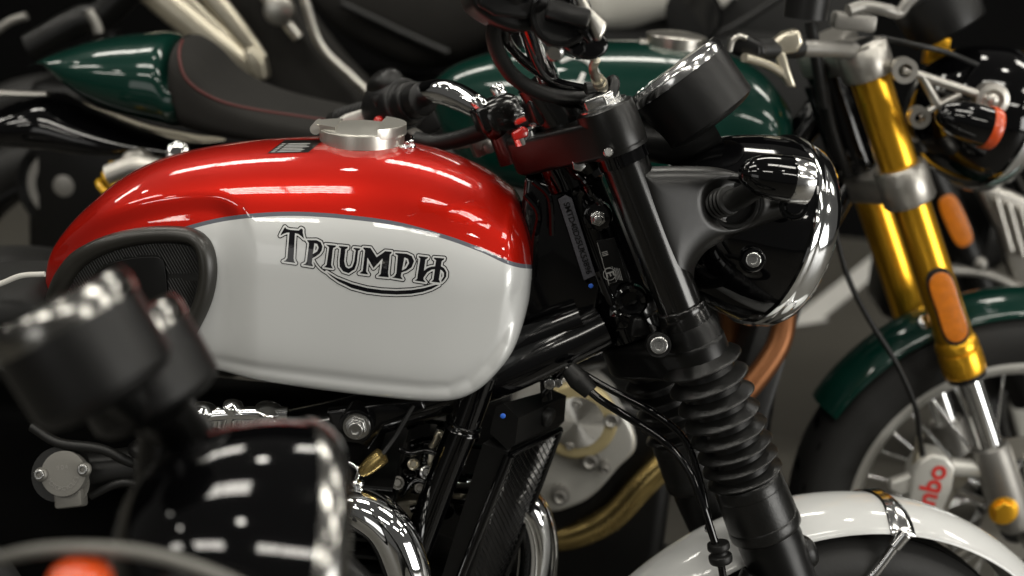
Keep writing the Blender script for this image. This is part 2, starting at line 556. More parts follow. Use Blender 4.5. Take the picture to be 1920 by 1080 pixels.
# tank paint: 'paint' attribute = photo rows below the trim line (red above, grey pinstripe, white below)
def paint_mat(name, decal=False):
    m, nt, b = new_mat(name)
    at = nt.nodes.new('ShaderNodeAttribute'); at.attribute_name = 'paint'
    v = at.outputs['Fac']
    white = mixc(nt, noise(nt, 5, 3), (0.63, 0.64, 0.635), (0.68, 0.69, 0.685))
    if decal:
        core = nmath(nt, 'LESS_THAN', v, 0.0)
        ring = nmath(nt, 'MULTIPLY', nmath(nt, 'GREATER_THAN', v, 17.0), nmath(nt, 'LESS_THAN', v, 27.5))
        c = mixc(nt, nmath(nt, 'MAXIMUM', core, ring), white, (0.006, 0.006, 0.008))
        b.inputs['Metallic'].default_value = 0.22
    else:
        fl = nt.nodes.new('ShaderNodeTexVoronoi'); fl.inputs['Scale'].default_value = 2600
        tc = nt.nodes.new('ShaderNodeTexCoord'); nt.links.new(tc.outputs['Object'], fl.inputs['Vector'])
        spk = nmath(nt, 'LESS_THAN', fl.outputs['Distance'], 0.22)
        red = mixc(nt, nmath(nt, 'MULTIPLY', spk, 0.35), (0.46, 0.008, 0.0025), (0.80, 0.07, 0.02))
        isred = nmath(nt, 'LESS_THAN', v, 0.0)
        isw = nmath(nt, 'GREATER_THAN', v, 8.0)
        c = mixc(nt, isw, (0.13, 0.135, 0.16), white)
        c = mixc(nt, isred, c, red)
        nt.links.new(nmath(nt, 'MULTIPLY_ADD', isred, 0.30, 0.22), b.inputs['Metallic'])
    nt.links.new(c, b.inputs['Base Color'])
    nt.links.new(nmath(nt, 'MULTIPLY_ADD', noise(nt, 30, 5), 0.06, 0.38), b.inputs['Roughness'])
    b.inputs['Specular IOR Level'].default_value = 0.08
    b.inputs['Coat Weight'].default_value = 1.0
    nt.links.new(nmath(nt, 'MULTIPLY_ADD', nmath(nt, 'POWER', noise(nt, 11, 6, 0.7), 3.0), 0.10, 0.002), b.inputs['Coat Roughness'])
    bp = nt.nodes.new('ShaderNodeBump'); bp.inputs['Strength'].default_value = 0.035; bp.inputs['Distance'].default_value = 0.0008
    nt.links.new(noise(nt, 260, 2), bp.inputs['Height']); nt.links.new(bp.outputs[0], b.inputs['Coat Normal'])
    MAT[name] = m
paint_mat('tank_paint')
paint_mat('decal_paint', True)

def hexbolt(O, ax, r, h, sides=6):
    a = ax.orthogonal().normalized(); b = ax.cross(a)
    return prism([O + a * (math.cos(2 * math.pi * k / sides) * r) + b * (math.sin(2 * math.pi * k / sides) * r) for k in range(sides)], ax * h, min(r * 0.12, h * 0.2))
def socket_bolt(O, ax, r, h):
    """round head with a sunk hexagon"""
    v1 = lathe(rprof([(0, r * 0.9), (h * 0.1, r), (h * 0.8, r), (h, r * 0.9), (h, r * 0.55)], 3) + [(h * 0.4, r * 0.5), (h * 0.4, 0.0)], O, ax, 24)
    return v1
# ================================================================== the setting: showroom floor
def ground_hit(px, py, z=0.0):
    r = pray(px, py); return CAM_P + r * ((z - CAM_P.z) / r.z)
n = 40
fl = obj('floor', sheet([[V3((-14 + 28 * k / n, -8 + 28 * i / n, 0)) for k in range(n + 1)] for i in range(n + 1)]), 'concrete')
fl['kind'] = 'structure'; fl['label'] = 'grey concrete showroom floor under the motorcycles'
g1, g2, g3 = ground_hit(1580, 545, .004), ground_hit(1512, 600, .004), ground_hit(1475, 606, .004)
def strip(a, b, w):
    d = (b - a).normalized(); s = V3((-d.y, d.x, 0)) * w
    return prism([a - s, b - s, b + s, a + s], V3((0, 0, 0.003)))
d12 = (g1 - g2).normalized()
mk = obj('floor_marking', [strip(g2, g2 + d12 * 1.2, 0.035), strip(g3 - (g2 - g3).normalized() * .02 + V3((0, 0, .004)), g2 + (g2 - g3).normalized() * 0.05 + V3((0, 0, .004)), 0.035)], 'line_white')
bw = obj('dark_backdrop', box(V3((0, 4.9, 1.7)), (V3((1, 0, 0)), V3((0, 1, 0)), V3((0, 0, 1))), 9, .1, 1.7), 'backdrop_black')  # added dark slab hiding the pale far floor; no real wall
bw['kind'] = 'structure'; bw['label'] = 'added dark backdrop in place of the black clutter behind the motorcycles'
mk['kind'] = 'structure'; mk['label'] = 'white painted line with a bent end on the floor'

# ================================================================== red and white motorcycle
B = Fr(1.69, 5.0)
def base_of(fr, px):
    P = fr.p(px, 540, 0)
    return P - fr.Z * (P.z / fr.Z.z)
red = thing('red_white_motorcycle', 'red and white classic motorcycle with black forks in the middle, in focus', 'motorcycle', base_of(B, 700))

# ---- fuel tank
top = [(78, 560, -.03), (84, 520, -.02), (105, 462, 0), (140, 413, 0), (180, 374, 0), (225, 337), (275, 308), (330, 288), (400, 273), (480, 263), (560, 258), (640, 256), (710, 259), (780, 270), (840, 286), (890, 306), (925, 325), (950, 344), (965, 375, -.04), (984, 425, -.07), (996, 475, -.09), (999, 510, -.09)]
bot = [(78, 560, -.03), (88, 610, -.06), (130, 650, -.08), (220, 676, -.1), (320, 703), (400, 717), (500, 731), (600, 744), (700, 756), (790, 766), (850, 766), (896, 748), (936, 711), (966, 660, -.1), (988, 598, -.095), (998, 545, -.09), (999, 510, -.09)]
RECESS = [(0, 470), (110, 450), (180, 412), (260, 385), (340, 371), (400, 371), (445, 388), (470, 420), (600, 800)]
RECESS = sp2(RECESS, 8)
def dline(P, line):
    line = np.array(line, float); d = np.full(len(P), 1e9)
    for a, b in zip(line[:-1], line[1:]):
        e = b - a; w = P - a
        t = np.clip((w @ e) / max(e @ e, 1e-9), 0, 1)
        d = np.minimum(d, ((w - t[:, None] * e) ** 2).sum(1))
    return np.sqrt(d)
TLIP = [(200, 682), (320, 697), (400, 708), (500, 721), (600, 733), (700, 745), (790, 754), (848, 754), (893, 736), (932, 699), (964, 654), (988, 592), (998, 545), (1001, 510)]
def sm(a, b, x):
    t = min(1, max(0, (x - a) / (b - a))); return t * t * (3 - 2 * t)
def tank_post(x, y, z):
    P = B.w(x, -abs(y), z)
    px, py = project(P)
    lim = np.interp(px, [q[0] for q in RECESS], [q[1] for q in RECESS])
    k = sm(490, 405, px) * sm(lim - 14, lim + 36, py) * sm(0.02, .06, abs(y))
    sg = 1 if y >= 0 else -1
    y2 = abs(y) - 0.0085 * k
    if abs(y) > .03 and py > 480:
        q = np.array([[px, py]])
        d = float(dline(q, TLIP)[0])
        inside = 1.0
        y2 += .0065 * sm(27, 4, d) - .0016 * math.exp(-((d - 30) / 7.0) ** 2) * sm(500, 560, py)
    return (x, sg * y2, z)
tank_v, tank_f = body(B, top, bot, [(78, .062), (200, .088), (350, .112), (520, .130), (680, .136), (820, .131), (920, .119), (1000, .105)],
                      yt=.012, yb=-.122, nt=2.25, nb=6.5, nu=260, nv=200, zmid=.50, rear=.10, front=.035, ek=2.6, post=tank_post)
tank = obj('fuel_tank', (tank_v, tank_f), 'tank_paint', red, angle=80)
LINE = sp2([(20, 640), (120, 545), (220, 478), (300, 441), (360, 421), (420, 407), (490, 399), (560, 397), (640, 402), (740, 415), (830, 439), (900, 464), (945, 485), (975, 494), (1010, 497)], 10)
LX = [q[0] for q in LINE]; LY = [q[1] for q in LINE]
bs = red.location
vals = []
for v in tank.data.vertices:
    w = v.co + bs
    x, y, z = B.lo(w)
    px, py = project(B.w(x, -abs(y), z))
    vals.append(py - float(np.interp(px, LX, LY)))
at = tank.data.attributes.new('paint', 'FLOAT', 'POINT'); at.data.foreach_set('value', vals)
tbvh = BVHTree.FromPolygons([tuple(v) for v in tank_v], tank_f)
def on_tank(px, py, off=0.0, bvh=tbvh):
    r = pray(px, py).normalized()
    hit, nrm, idx, d = bvh.ray_cast(CAM_P, r)
    if hit is None:
        hit, nrm, idx, d = bvh.find_nearest(B.p(px, py, -.09))
    if nrm.dot(r) > 0: nrm = -nrm
    return hit + nrm * off, nrm

# rolled lower seam of the tank
seam = []
for q in [(330, 688), (400, 699), (500, 711), (600, 723), (700, 735), (790, 744), (845, 743), (886, 724), (924, 689), (957, 645), (982, 590), (993, 545)]:
    h, nn = on_tank(q[0] - 4, q[1] - 9, 0.0)
    if h is not None: seam.append(h)

# ---- tank lettering: outlined serif capitals with a sweeping underline (distance field -> thin decal on the tank)
def dpoly(P, poly):
    poly = np.array(poly, float); d = np.full(len(P), 1e9); ins = np.zeros(len(P), bool)
    for a, b in zip(poly, np.roll(poly, -1, 0)):
        e = b - a; w = P - a
        t = np.clip((w @ e) / max(e @ e, 1e-9), 0, 1)
        q = w - t[:, None] * e
        d = np.minimum(d, (q ** 2).sum(1))
        c = ((a[1] <= P[:, 1]) != (b[1] <= P[:, 1]))
        with np.errstate(divide='ignore', invalid='ignore'):
            xi = a[0] + (P[:, 1] - a[1]) / (b[1] - a[1]) * e[0]
        ins ^= c & (P[:, 0] < xi)
    d = np.sqrt(d)
    return np.where(ins, -d, d)
POS = {
 'T': [[(183, 136), (200, 155), (235, 166), (322, 172), (345, 150), (362, 160), (362, 200), (376, 256), (350, 232), (318, 208), (284, 198), (270, 452), (276, 480), (290, 497), (165, 480), (190, 470), (207, 448), (228, 192), (198, 194), (170, 205), (136, 224), (152, 190), (168, 162)]],
 'R': [[(402, 268), (500, 268), (540, 288), (558, 330), (552, 370), (528, 405), (490, 432), (458, 448), (452, 500), (462, 520), (460, 530), (362, 514), (390, 500), (402, 480), (424, 300)]],
 'I': [[(592, 312), (694, 322), (690, 336), (664, 350), (645, 515), (662, 552), (572, 538), (600, 515), (624, 340)]],
 'U': [[(722, 326), (812, 334), (810, 348), (788, 360), (776, 480), (790, 535), (822, 552), (856, 535), (876, 480), (890, 368), (868, 356), (872, 344), (936, 350), (934, 362), (916, 374), (900, 500), (880, 560), (820, 598), (765, 580), (730, 530), (728, 480), (742, 350), (722, 338)]],
 'M': [[(968, 340), (1038, 346), (1100, 440), (1186, 378), (1250, 384), (1248, 398), (1232, 410), (1214, 600), (1222, 640), (1110, 630), (1140, 606), (1160, 450), (1068, 548), (1008, 440), (996, 580), (1018, 612), (926, 600), (960, 575), (984, 372), (966, 352)]],
 'P': [[(1286, 396), (1400, 404), (1452, 428), (1474, 478), (1450, 540), (1400, 575), (1348, 592), (1342, 630), (1362, 660), (1252, 642), (1280, 628), (1296, 600), (1312, 420), (1286, 408)]],
 'H': [[(1520, 426), (1614, 438), (1608, 450), (1588, 462), (1572, 575), (1610, 545), (1650, 532), (1684, 530), (1694, 470), (1672, 454), (1674, 442), (1776, 450), (1772, 464), (1750, 478), (1742, 528), (1775, 548), (1798, 590), (1796, 632), (1772, 668), (1748, 690), (1746, 668), (1772, 632), (1772, 596), (1756, 574), (1738, 562), (1722, 660), (1736, 694), (1646, 684), (1668, 660), (1682, 560), (1650, 562), (1605, 590), (1570, 640), (1568, 660), (1592, 690), (1478, 672), (1504, 655), (1536, 450), (1520, 440)]],
 'S': [[(600, 586), (700, 646), (850, 705), (1000, 745), (1150, 766), (1300, 773), (1450, 766), (1580, 745), (1690, 714), (1724, 716), (1650, 756), (1560, 786), (1450, 805), (1300, 812), (1150, 805), (1000, 786), (850, 746), (720, 682), (640, 625)]],
}
CUT = {'R': [(478, 300), (506, 306), (520, 344), (506, 378), (462, 408)], 'P': [(1378, 440), (1414, 456), (1424, 498), (1396, 546), (1352, 572)]}
step = 0.62
gx = np.arange(514, 846, step); gy = np.arange(414, 563, step)
GX, GY = np.meshgrid(gx, gy)
Q = np.stack([(GX.ravel() - 500) * 5.3333, (GY.ravel() - 400) * 5.3333], 1)
D = np.full(len(Q), 1e9)
for k, polys in POS.items():
    d = np.full(len(Q), 1e9)
    for p in polys: d = np.minimum(d, dpoly(Q, p))
    if k in CUT: d = np.maximum(d, -dpoly(Q, CUT[k]))
    D = np.minimum(D, d)
leg = sp2([(468, 462), (500, 515), (545, 565), (600, 600)], 8)
D = np.minimum(D, dline(Q, leg) + 9.0)
nx, ny = len(gx), len(gy)
keep = D < 40
vid = -np.ones(nx * ny, int)
Dm = D.reshape(ny, nx)
fm = (Dm[:-1, :-1] < 33) | (Dm[1:, 1:] < 33) | (Dm[1:, :-1] < 33) | (Dm[:-1, 1:] < 33)
dv, dF, dval = [], [], []
def dvert(i):
    if vid[i] < 0:
        h, nn = on_tank(GX.flat[i], GY.flat[i], 0.00022)
        vid[i] = len(dv); dv.append(h); dval.append(float(D[i]))
    return int(vid[i])
for j in range(ny - 1):
    for i in range(nx - 1):
        if fm[j, i]:
            a = j * nx + i
            dF.append((dvert(a), dvert(a + nx), dvert(a + nx + 1), dvert(a + 1)))
me = bpy.data.meshes.new('lettering')
me.from_pydata([tuple(v - bs) for v in dv], [], dF)
me.polygons.foreach_set('use_smooth', [True] * len(me.polygons))
at = me.attributes.new('paint', 'FLOAT', 'POINT'); at.data.foreach_set('value', dval)
me.materials.append(MAT['decal_paint'])
lt = bpy.data.objects.new('lettering', me); COL.objects.link(lt); lt.parent = tank
lt['label'] = 'black outlined capital lettering with a sweeping underline on the white tank side'

# ---- knee pad: rounded rim, ribbed field, smooth inner field
pad = [(100, 575), (112, 528), (140, 486), (180, 459), (232, 441), (290, 432), (340, 432), (372, 440), (392, 462), (400, 502), (394, 550), (376, 596), (348, 640), (300, 672), (220, 680), (150, 662), (110, 625)]
padc = sp2(pad, 8, True)
def inset(poly, d):
    out = []; N = len(poly)
    for i in range(N):
        a, b = poly[i - 1], poly[(i + 1) % N]
        tx, ty = b[0] - a[0], b[1] - a[1]; L = math.hypot(tx, ty)
        out.append((poly[i][0] - ty / L * d, poly[i][1] + tx / L * d))
    return out
cx = sum(p[0] for p in padc) / len(padc)
sgn = 1 if inset(padc, 5)[0][0] > padc[0][0] else -1
rings = []
for ins, off in ((-8, -.002), (-7, .004), (-3, .0095), (3, .0135), (10, .0150), (16, .0135), (21, .0090), (24, .002), (25, -.003)):
    row = []
    for q in inset(padc, sgn * ins):
        h, nn = on_tank(q[0], q[1])
        if h is None: h, nn = on_tank(q[0] + 6, q[1] - 2)
        if h is None: h, nn = B.p(q[0], q[1], -.09), -B.Y
        row.append(h + nn * off)
    rings.append(row)
kp = obj('knee_pad', loft(rings, caps=False), 'pad_rubber', tank, angle=70, label='black rubber knee pad with a raised rounded rim')
field = sp2(inset(padc, sgn * 21), 1, True)
def inpoly(x, y, poly):
    c = False; j = len(poly) - 1
    for i in range(len(poly)):
        if (poly[i][1] > y) != (poly[j][1] > y) and x < (poly[j][0] - poly[i][0]) * (y - poly[i][1]) / (poly[j][1] - poly[i][1]) + poly[i][0]: c = not c
        j = i
    return c
inner = sp2([(160, 560), (175, 520), (205, 496), (240, 485), (285, 480), (305, 484), (312, 500), (316, 560), (306, 610), (260, 640), (190, 640), (165, 610)], 4, True)
gg = []
cen = (255, 560)
for t in (0.0, .25, .5, .75, 1.0):
    row = []
    for q in field:
        h, nn = on_tank(cen[0] + (q[0] - cen[0]) * t, cen[1] + (q[1] - cen[1]) * t)
        if h is None: h, nn = B.p(q[0], q[1], -.09), -B.Y
        row.append(h + nn * .0014)
    gg.append(row)
obj('pad_field', loft(gg, caps=False), 'black_rubber', tank)
ribs = []
for c0 in np.arange(-120, 420, 5.6):
    seg = []
    for s in np.arange(0, 260, 5.0):
        x, y = c0 + s * 0.50, 430 + s * 0.866
        if inpoly(x, y, field) and not inpoly(x, y, inner) and not (x > 300 and abs(y - 516 - (x - 310) * .06) < 3):
            h, nn = on_tank(x, y, .0022)
            if h is not None: seg.append(h)
            continue
        if len(seg) >= 3: ribs.append(tube(seg, .00085, 5, 1))
        seg = []
    if len(seg) >= 3: ribs.append(tube(seg, .00085, 5, 1))
obj('pad_ribs', ribs, 'black_rubber', tank)['kind'] = 'stuff'
row = [on_tank(q[0], q[1], .0032)[0] for q in inner]
obj('pad_centre', prism(row, -B.Y * .002, .0006), 'black_satin', tank)

# ---- filler cap (brushed lid on a painted collar)
cc = B.p(679, 268, .0)
up = (B.Z * 1.0 - B.X * .05 - B.Y * .035).normalized()
fx = (B.X - up * B.X.dot(up)).normalized(); fy = up.cross(fx)
k = mpp(cc); R0 = 79 * k
obj('tank_collar', lathe(rprof([(-.016, R0 * 1.32), (-.007, R0 * 1.16), (-.002, R0 * 1.06), (.0, R0 * 1.0), (-.002, R0 * .9)], 4), cc, up, 64), 'red_collar' if 'red_collar' in MAT else 'red_plastic', tank)
cap = obj('fuel_cap', [lathe(rprof([(.001, R0 * .9), (.001, R0 * .985), (.002, R0), (.015, R0 * 1.0), (.0165, R0 * .99), (.0168, R0 * .96)], 3) + [(.0168, R0 * .965), (.0180, R0 * .955), (.0225, R0 * .5), (.0235, R0 * .2), (.0237, 0.0)], cc, up, 72)], 'cap_steel', red, angle=35, label='brushed steel filler cap on top of the red tank')
# front latch hump: a crescent block over the front of the lid
hump = [cc + fx * (R0 * 1.05 * math.cos(t)) + fy * (R0 * .985 * math.sin(t)) + up * .0125 for t in np.linspace(-1.12, 1.12, 21)]
hump += [cc + fx * (R0 * (.50 - .06 * (1 - q * q))) + fy * (R0 * .90 * q) + up * .0125 for q in np.linspace(.94, -.94, 15)]
obj('latch', prism(hump, up * .0122, .0045, 5), 'cap_steel', cap, angle=60)
hg = cc - fx * R0 * 1.06 + up * .017
obj('hinge', [tube([hg - fy * .017, hg + fy * .017], .0062, 16, 1), lathe([(0, .0032), (.0006, .0034), (.0008, 0)], hg - fy * .0172, -fy, 16),
              loft([[hg + up * .006 - fy * .014, hg + up * .006 + fy * .014, hg - up * .004 + fy * .014, hg - up * .004 - fy * .014],
                    [cc - fx * R0 * .55 + up * .0228 - fy * .03, cc - fx * R0 * .55 + up * .0228 + fy * .03, cc - fx * R0 * .55 + up * .012 + fy * .03, cc - fx * R0 * .55 + up * .012 - fy * .03]])], 'cap_steel', cap)
lb = cc + fx * R0 * 1.1 - fy * R0 * .3
obj('catch', [tube([lb - fy * .008 + up * .006, lb + fx * .006 + up * .008, lb + fx * .004 + fy * .02 + up * .009], .0022, 10, 6), ball(lb + fx * .004 + up * .001, (fx, fy, up), .006, .006, .005), ball(lb - fx * .004 - fy * .004, (fx, fy, up), .005, .004, .004)], 'chrome', cap)

# ---- warning sticker on the tank top
def tank_patch(quad, nu, nv, off):
    """quad: 4 photo pixels (tl, tr, br, bl) laid on the tank"""
    g = []
    for i in range(nv + 1):
        row = []
        for j in range(nu + 1):
            a, b = i / nv, j / nu
            x = (quad[0][0] * (1 - b) + quad[1][0] * b) * (1 - a) + (quad[3][0] * (1 - b) + quad[2][0] * b) * a
            y = (quad[0][1] * (1 - b) + quad[1][1] * b) * (1 - a) + (quad[3][1] * (1 - b) + quad[2][1] * b) * a
            h, nn = on_tank(x, y, off)
            row.append(h)
        g.append(row)
    return g
sq = [(534, 263), (606, 263), (578, 286), (501, 288)]
g = tank_patch(sq, 10, 6, .0004)
if all(p is not None for r in g for p in r):
    st = obj('warning_sticker', sheet(g), 'black_satin', tank, label='small dark warning sticker with rows of print')
    rows = []
    for a0 in (.28, .40, .52, .64, .76, .88):
        for b0, b1 in ((.06, .16), (.22, .22 + .5 + .2 * random.random())):
            q = lambda a, b: ((sq[0][0] * (1 - b) + sq[1][0] * b) * (1 - a) + (sq[3][0] * (1 - b) + sq[2][0] * b) * a, (sq[0][1] * (1 - b) + sq[1][1] * b) * (1 - a) + (sq[3][1] * (1 - b) + sq[2][1] * b) * a)
            gg2 = tank_patch([q(a0, b0), q(a0, b1), q(a0 + .06, b1), q(a0 + .06, b0)], 6, 1, .0007)
            if all(p is not None for r in gg2 for p in r): rows.append(sheet(gg2))
    if rows: obj('sticker_print', rows, 'print_grey', tank)

# ---- saddle with white piping behind the tank
sd = body(B, [(-300, 540), (-150, 525), (-40, 516), (40, 511), (92, 512), (120, 540)], [(-300, 640), (-150, 640), (0, 630), (100, 610), (120, 540)], [(-300, .13), (0, .11), (120, .08)], yt=0, yb=-.1, nt=3, nb=3, nu=40, nv=40, rear=.1, front=.05)
seat = obj('saddle', sd, 'seat_dark', red, label='dark grey saddle with white piping')
obj('piping', tube(B.ps([(-200, 580), (-60, 550), (0, 532), (40, 517), (84, 514)], -.098), .0032, 10, 8), 'white_piping', seat)

# ---- steering geometry
A1, A2 = B.p(1170, 300, -.09), B.p(1416, 940, -.09)
fa = (A2 - A1).normalized()                         # down the fork
yh = (B.Y - fa * B.Y.dot(fa)).normalized()
fh = yh.cross(fa).normalized()
if fh.dot(B.X) < 0: fh = -fh
TURN = rad(17)
fl_ = (yh * math.cos(TURN) - fh * math.sin(TURN)).normalized()
ff = (fh * math.cos(TURN) + yh * math.sin(TURN)).normalized()
S0 = A1 + fl_ * .105 - ff * .035
def FF(s, lat=0.0, fwd=0.0): return S0 + fa * s + fl_ * lat + ff * fwd
FK = Fr(0, X=ff, Y=fl_, O=S0)
def FP(px, py, lat=0.0): return FK.p(px, py, lat)
def srow(row, lat=-.105):
    px = 1170 + (row - 300) * 246 / 640
    return (FP(px, row, lat) - S0).dot(fa)

# ---- fork legs with gaiters
def gaiter(rows, rout, rin):
    pr = []
    for i in range(len(rows) - 1):
        a, e = srow(rows[i]), srow(rows[i + 1]); L = e - a
        k2 = 1 - .008 * i
        pr += [(a, rin * k2), (a + L * .06, rin * 1.0 * k2), (a + L * .30, (rin + (rout - rin) * .42) * k2), (a + L * .56, (rin + (rout - rin) * .90) * k2), (a + L * .64, rout * k2), (a + L * .72, rout * .985 * k2), (a + L * .88, (rin + (rout - rin) * .35) * k2)]
    pr.append((srow(rows[-1]), rin * .98))
    return sp2(pr, 3)
for lat, nm in ((-.105, 'near'), (.105, 'far')):
    ax0 = FF(0, lat, .035)
    leg = obj('fork_leg', lathe([(srow(585), .0245), (srow(585) + .02, .034), (srow(990), .035), (srow(1010), .0385), (srow(1150), .0345), (srow(1500), .031), (srow(1640), .026)], ax0, fa, 40), 'black_satin', red)
    obj('upper_tube', lathe([(-.006, .0262), (srow(588), .0252)], ax0, fa, 48), 'black_satin_metal', leg)
    obj('tube_ring', [lathe([(-.012, .026), (-.012, .0285), (.002, .0285), (.003, .026)], ax0, fa, 48, True)], 'black_gloss', leg)
    obj('boot_collar', [lathe(rprof([(srow(572), .0255), (srow(574), .0285), (srow(584), .0288), (srow(588), .0292), (srow(612), .0312), (srow(640), .0312), (srow(652), .0285), (srow(668), .0278)], 3), ax0, fa, 48)], 'black_satin_metal', leg)
    obj('gaiter', lathe(gaiter((657, 692, 726, 759, 790, 820, 848, 873, 898), .0470, .0310), ax0, fa, 64, False, lambda t, th: 1 + .012 * math.sin(2 * th + 31 * t) + .008 * math.sin(5 * th - 87 * t + 1) + .010 * math.sin(190 * t)), 'gaiter_rubber', leg, angle=70)
    obj('boot_cuff', lathe(rprof([(srow(893), .036), (srow(898), .0395), (srow(915), .0410), (srow(918), .0402), (srow(922), .0410), (srow(968), .0425), (srow(972), .0418), (srow(976), .0428), (srow(992), .0428), (srow(996), .038)], 3), ax0, fa, 56), 'gaiter_rubber', leg, angle=35)

# ---- upper yoke
def plan(circs, n=18):
    pts = []
    for (a, b, r) in circs:
        for i in range(n):
            pts.append((a + r * math.cos(2 * math.pi * i / n), b + r * math.sin(2 * math.pi * i / n)))
    return hull2(pts)
yoke_s = -.012
def yoke_shape(circs, s0, s1, bev):
    return prism([FF(s1, a, b) for a, b in plan(circs)], fa * (s0 - s1), bev, 4)
yk = obj('upper_yoke', [yoke_shape([(-.105, .035, .0335), (.0, -.012, .046)], -.056, -.012, .007), yoke_shape([(.105, .035, .0335), (.0, -.012, .0455)], -.0555, -.0125, .007),
                        lathe([(-.012, .0322), (-.050, .0335), (-.062, .032), (-.064, .028)], FF(0, -.105, .035), fa, 48)], 'black_satin_coat', red, angle=50)
obj('fork_cap_nut', [hexbolt(FF(-.062, -.105, .035), -fa, .0235, .016), lathe([(.0, .027), (.004, .027), (.005, .02)], FF(-.062, -.105, .035), -fa, 32)], 'zinc', yk)
obj('fork_cap_nut', [hexbolt(FF(-.058, .105, .035), -fa, .0235, .016)], 'zinc', yk)
obj('stem_nut', [lathe([(0, .025), (.006, .025), (.008, .022)], FF(-.056, 0, 0), -fa, 32), hexbolt(FF(-.060, 0, 0), -fa, .018, .011)], 'chrome', yk)
obj('pinch_bolt', lathe(rprof([(0, .0055), (.004, .0055), (.006, .004)], 2), FP(1140, 286, -.135), camdir(0, 0, 1), 16), 'zinc', yk)
obj('yoke_bolt', hexbolt(FP(1082, 306, -.075), (camdir(.2, .2, 1)), .0085, .012), 'zinc', yk)
kc = FP(985, 246, -.02)
key = obj('ignition_lock', [lathe([(0, .017), (.012, .017), (.013, .013), (.010, .012), (.010, 0)], kc + fa * .012, -fa, 32)], 'chrome', yk)
obj('key_fob', prism([FP(962, 250, -.06), FP(983, 236, -.06), FP(992, 243, -.06), FP(991, 256, -.06), FP(966, 264, -.06)], fl_ * .012, .002), 'red_plastic', yk)

# ---- steering head of the frame
HS1 = srow(600)
nk = obj('steering_head', [lathe([(-.012, .041), (.018, .041), (.022, .036), (.028, .033), (HS1 - .03, .033), (HS1 - .022, .036), (HS1 - .018, .040), (HS1 + .018, .040), (HS1 + .02, .03)], S0, fa, 48)], 'black_gloss', red)
obj('lower_bearing_cup', lathe([(HS1 - .016, .042), (HS1 - .004, .042), (HS1, .0405)], S0, fa, 48), 'black_frame', nk)
# gusset casting behind the head
gs = B.ps([(985, 330), (1040, 345), (1075, 380), (1130, 545), (1115, 600), (1040, 650), (985, 650), (960, 560)], -.030)
obj('head_gusset', prism(gs, B.Y * .06, .006), 'black_frame', red)
obj('stamped_plate', prism(B.ps([(1046, 374), (1060, 366), (1072, 372), (1117, 516), (1095, 526)], -.0385), B.Y * .003, .0005), 'stamp_grey' if 'stamp_grey' in MAT else 'grey_alloy', nk)
obj('paint_dot', lathe([(0, .0028), (.0004, .002), (.0005, 0)], B.p(1108, 536, -.041), -B.Y, 12), 'blue_mark', nk)
pX = (B.p(1105, 515, -.0395) - B.p(1060, 378, -.0395)); pl = pX.length; pX.normalize()
pYv = (-B.Y).cross(pX).normalized()
obj('stamped_number', text_shape('SMTD40D25UK53896', B.p(1083, 447, -.0392), pX, pYv, pl / 9.4, .0005, 0.01), 'black_satin', nk)
# approval sticker
sX = (B.p(1160, 530, -.03) - B.p(1132, 450, -.03)).normalized(); sY = (-B.Y).cross(sX).normalized()
stc = obj('approval_sticker', prism(B.ps([(1118, 452), (1152, 446), (1178, 528), (1142, 538)], -.034), B.Y * .002, .0003), 'black_satin', nk)
obj('sticker_print', [text_shape('E', B.p(1143, 514, -.0352), sX, sY, .013, .0004, .02), lathe([(0, .0075), (.0004, .0075), (.0004, .0068), (0, .0068)], B.p(1143, 514, -.035), -B.Y, 24, True)]
    + [tube(B.ps([(1134, 504), (1148, 500), (1156, 528), (1142, 532), (1134, 504)], -.035), .0004, 6, 1)]
    + [tube(B.ps([(1120, 455), (1142, 535)], -.035), .00035, 6, 1)]
    + [tube(B.ps([(1128 + i * .9, 474 + i * 3), (1139 + i * .9, 471 + i * 3)], -.035), .0005, 6, 1) for i in range(3)]
    + [tube(B.ps([(1152 + i * 3, 502 + i * .5), (1158 + i * 3, 524 + i * .5)], -.035), .0004, 6, 1) for i in range(4)], 'print_grey', nk)
# neck bolt and lug
nb_ = B.p(1121, 408, -.048)
obj('frame_lug', [lathe(rprof([(-.02, .017), (0, .017), (.003, .014)], 3), nb_ + B.Y * .004, -B.Y, 28)], 'black_gloss', nk)
obj('hex_bolt', [hexbolt(nb_, -B.Y, .0095, .006), lathe(rprof([(.006, .0062), (.011, .0058), (.0125, .004)], 2), nb_, -B.Y, 20)], 'zinc', nk)
lg2 = B.p(1183, 560, -.04)
obj('lock_lug', [lathe([(0, .019), (.012, .019), (.014, .016), (.013, .011), (.004, .011), (.004, 0)], lg2, -B.Y, 28)], 'black_gloss', nk)
# random cast detail and wiring near the neck
obj('wiring', [tube(B.ps([(985, 365, -.05), (1010, 400, -.055), (1003, 450, -.05), (1000, 520, -.05)]), .004, 8), tube(B.ps([(1075, 318, -.05), (1100, 345, -.06), (1110, 372, -.05)]), .0035, 8),
               tube(B.ps([(1090, 300, -.04), (1098, 350, -.055), (1128, 385, -.05)]), .003, 8), tube(B.ps([(1000, 340, -.06), (1030, 372, -.06), (1035, 440, -.055)]), .0035, 8)], 'black_gloss', red)

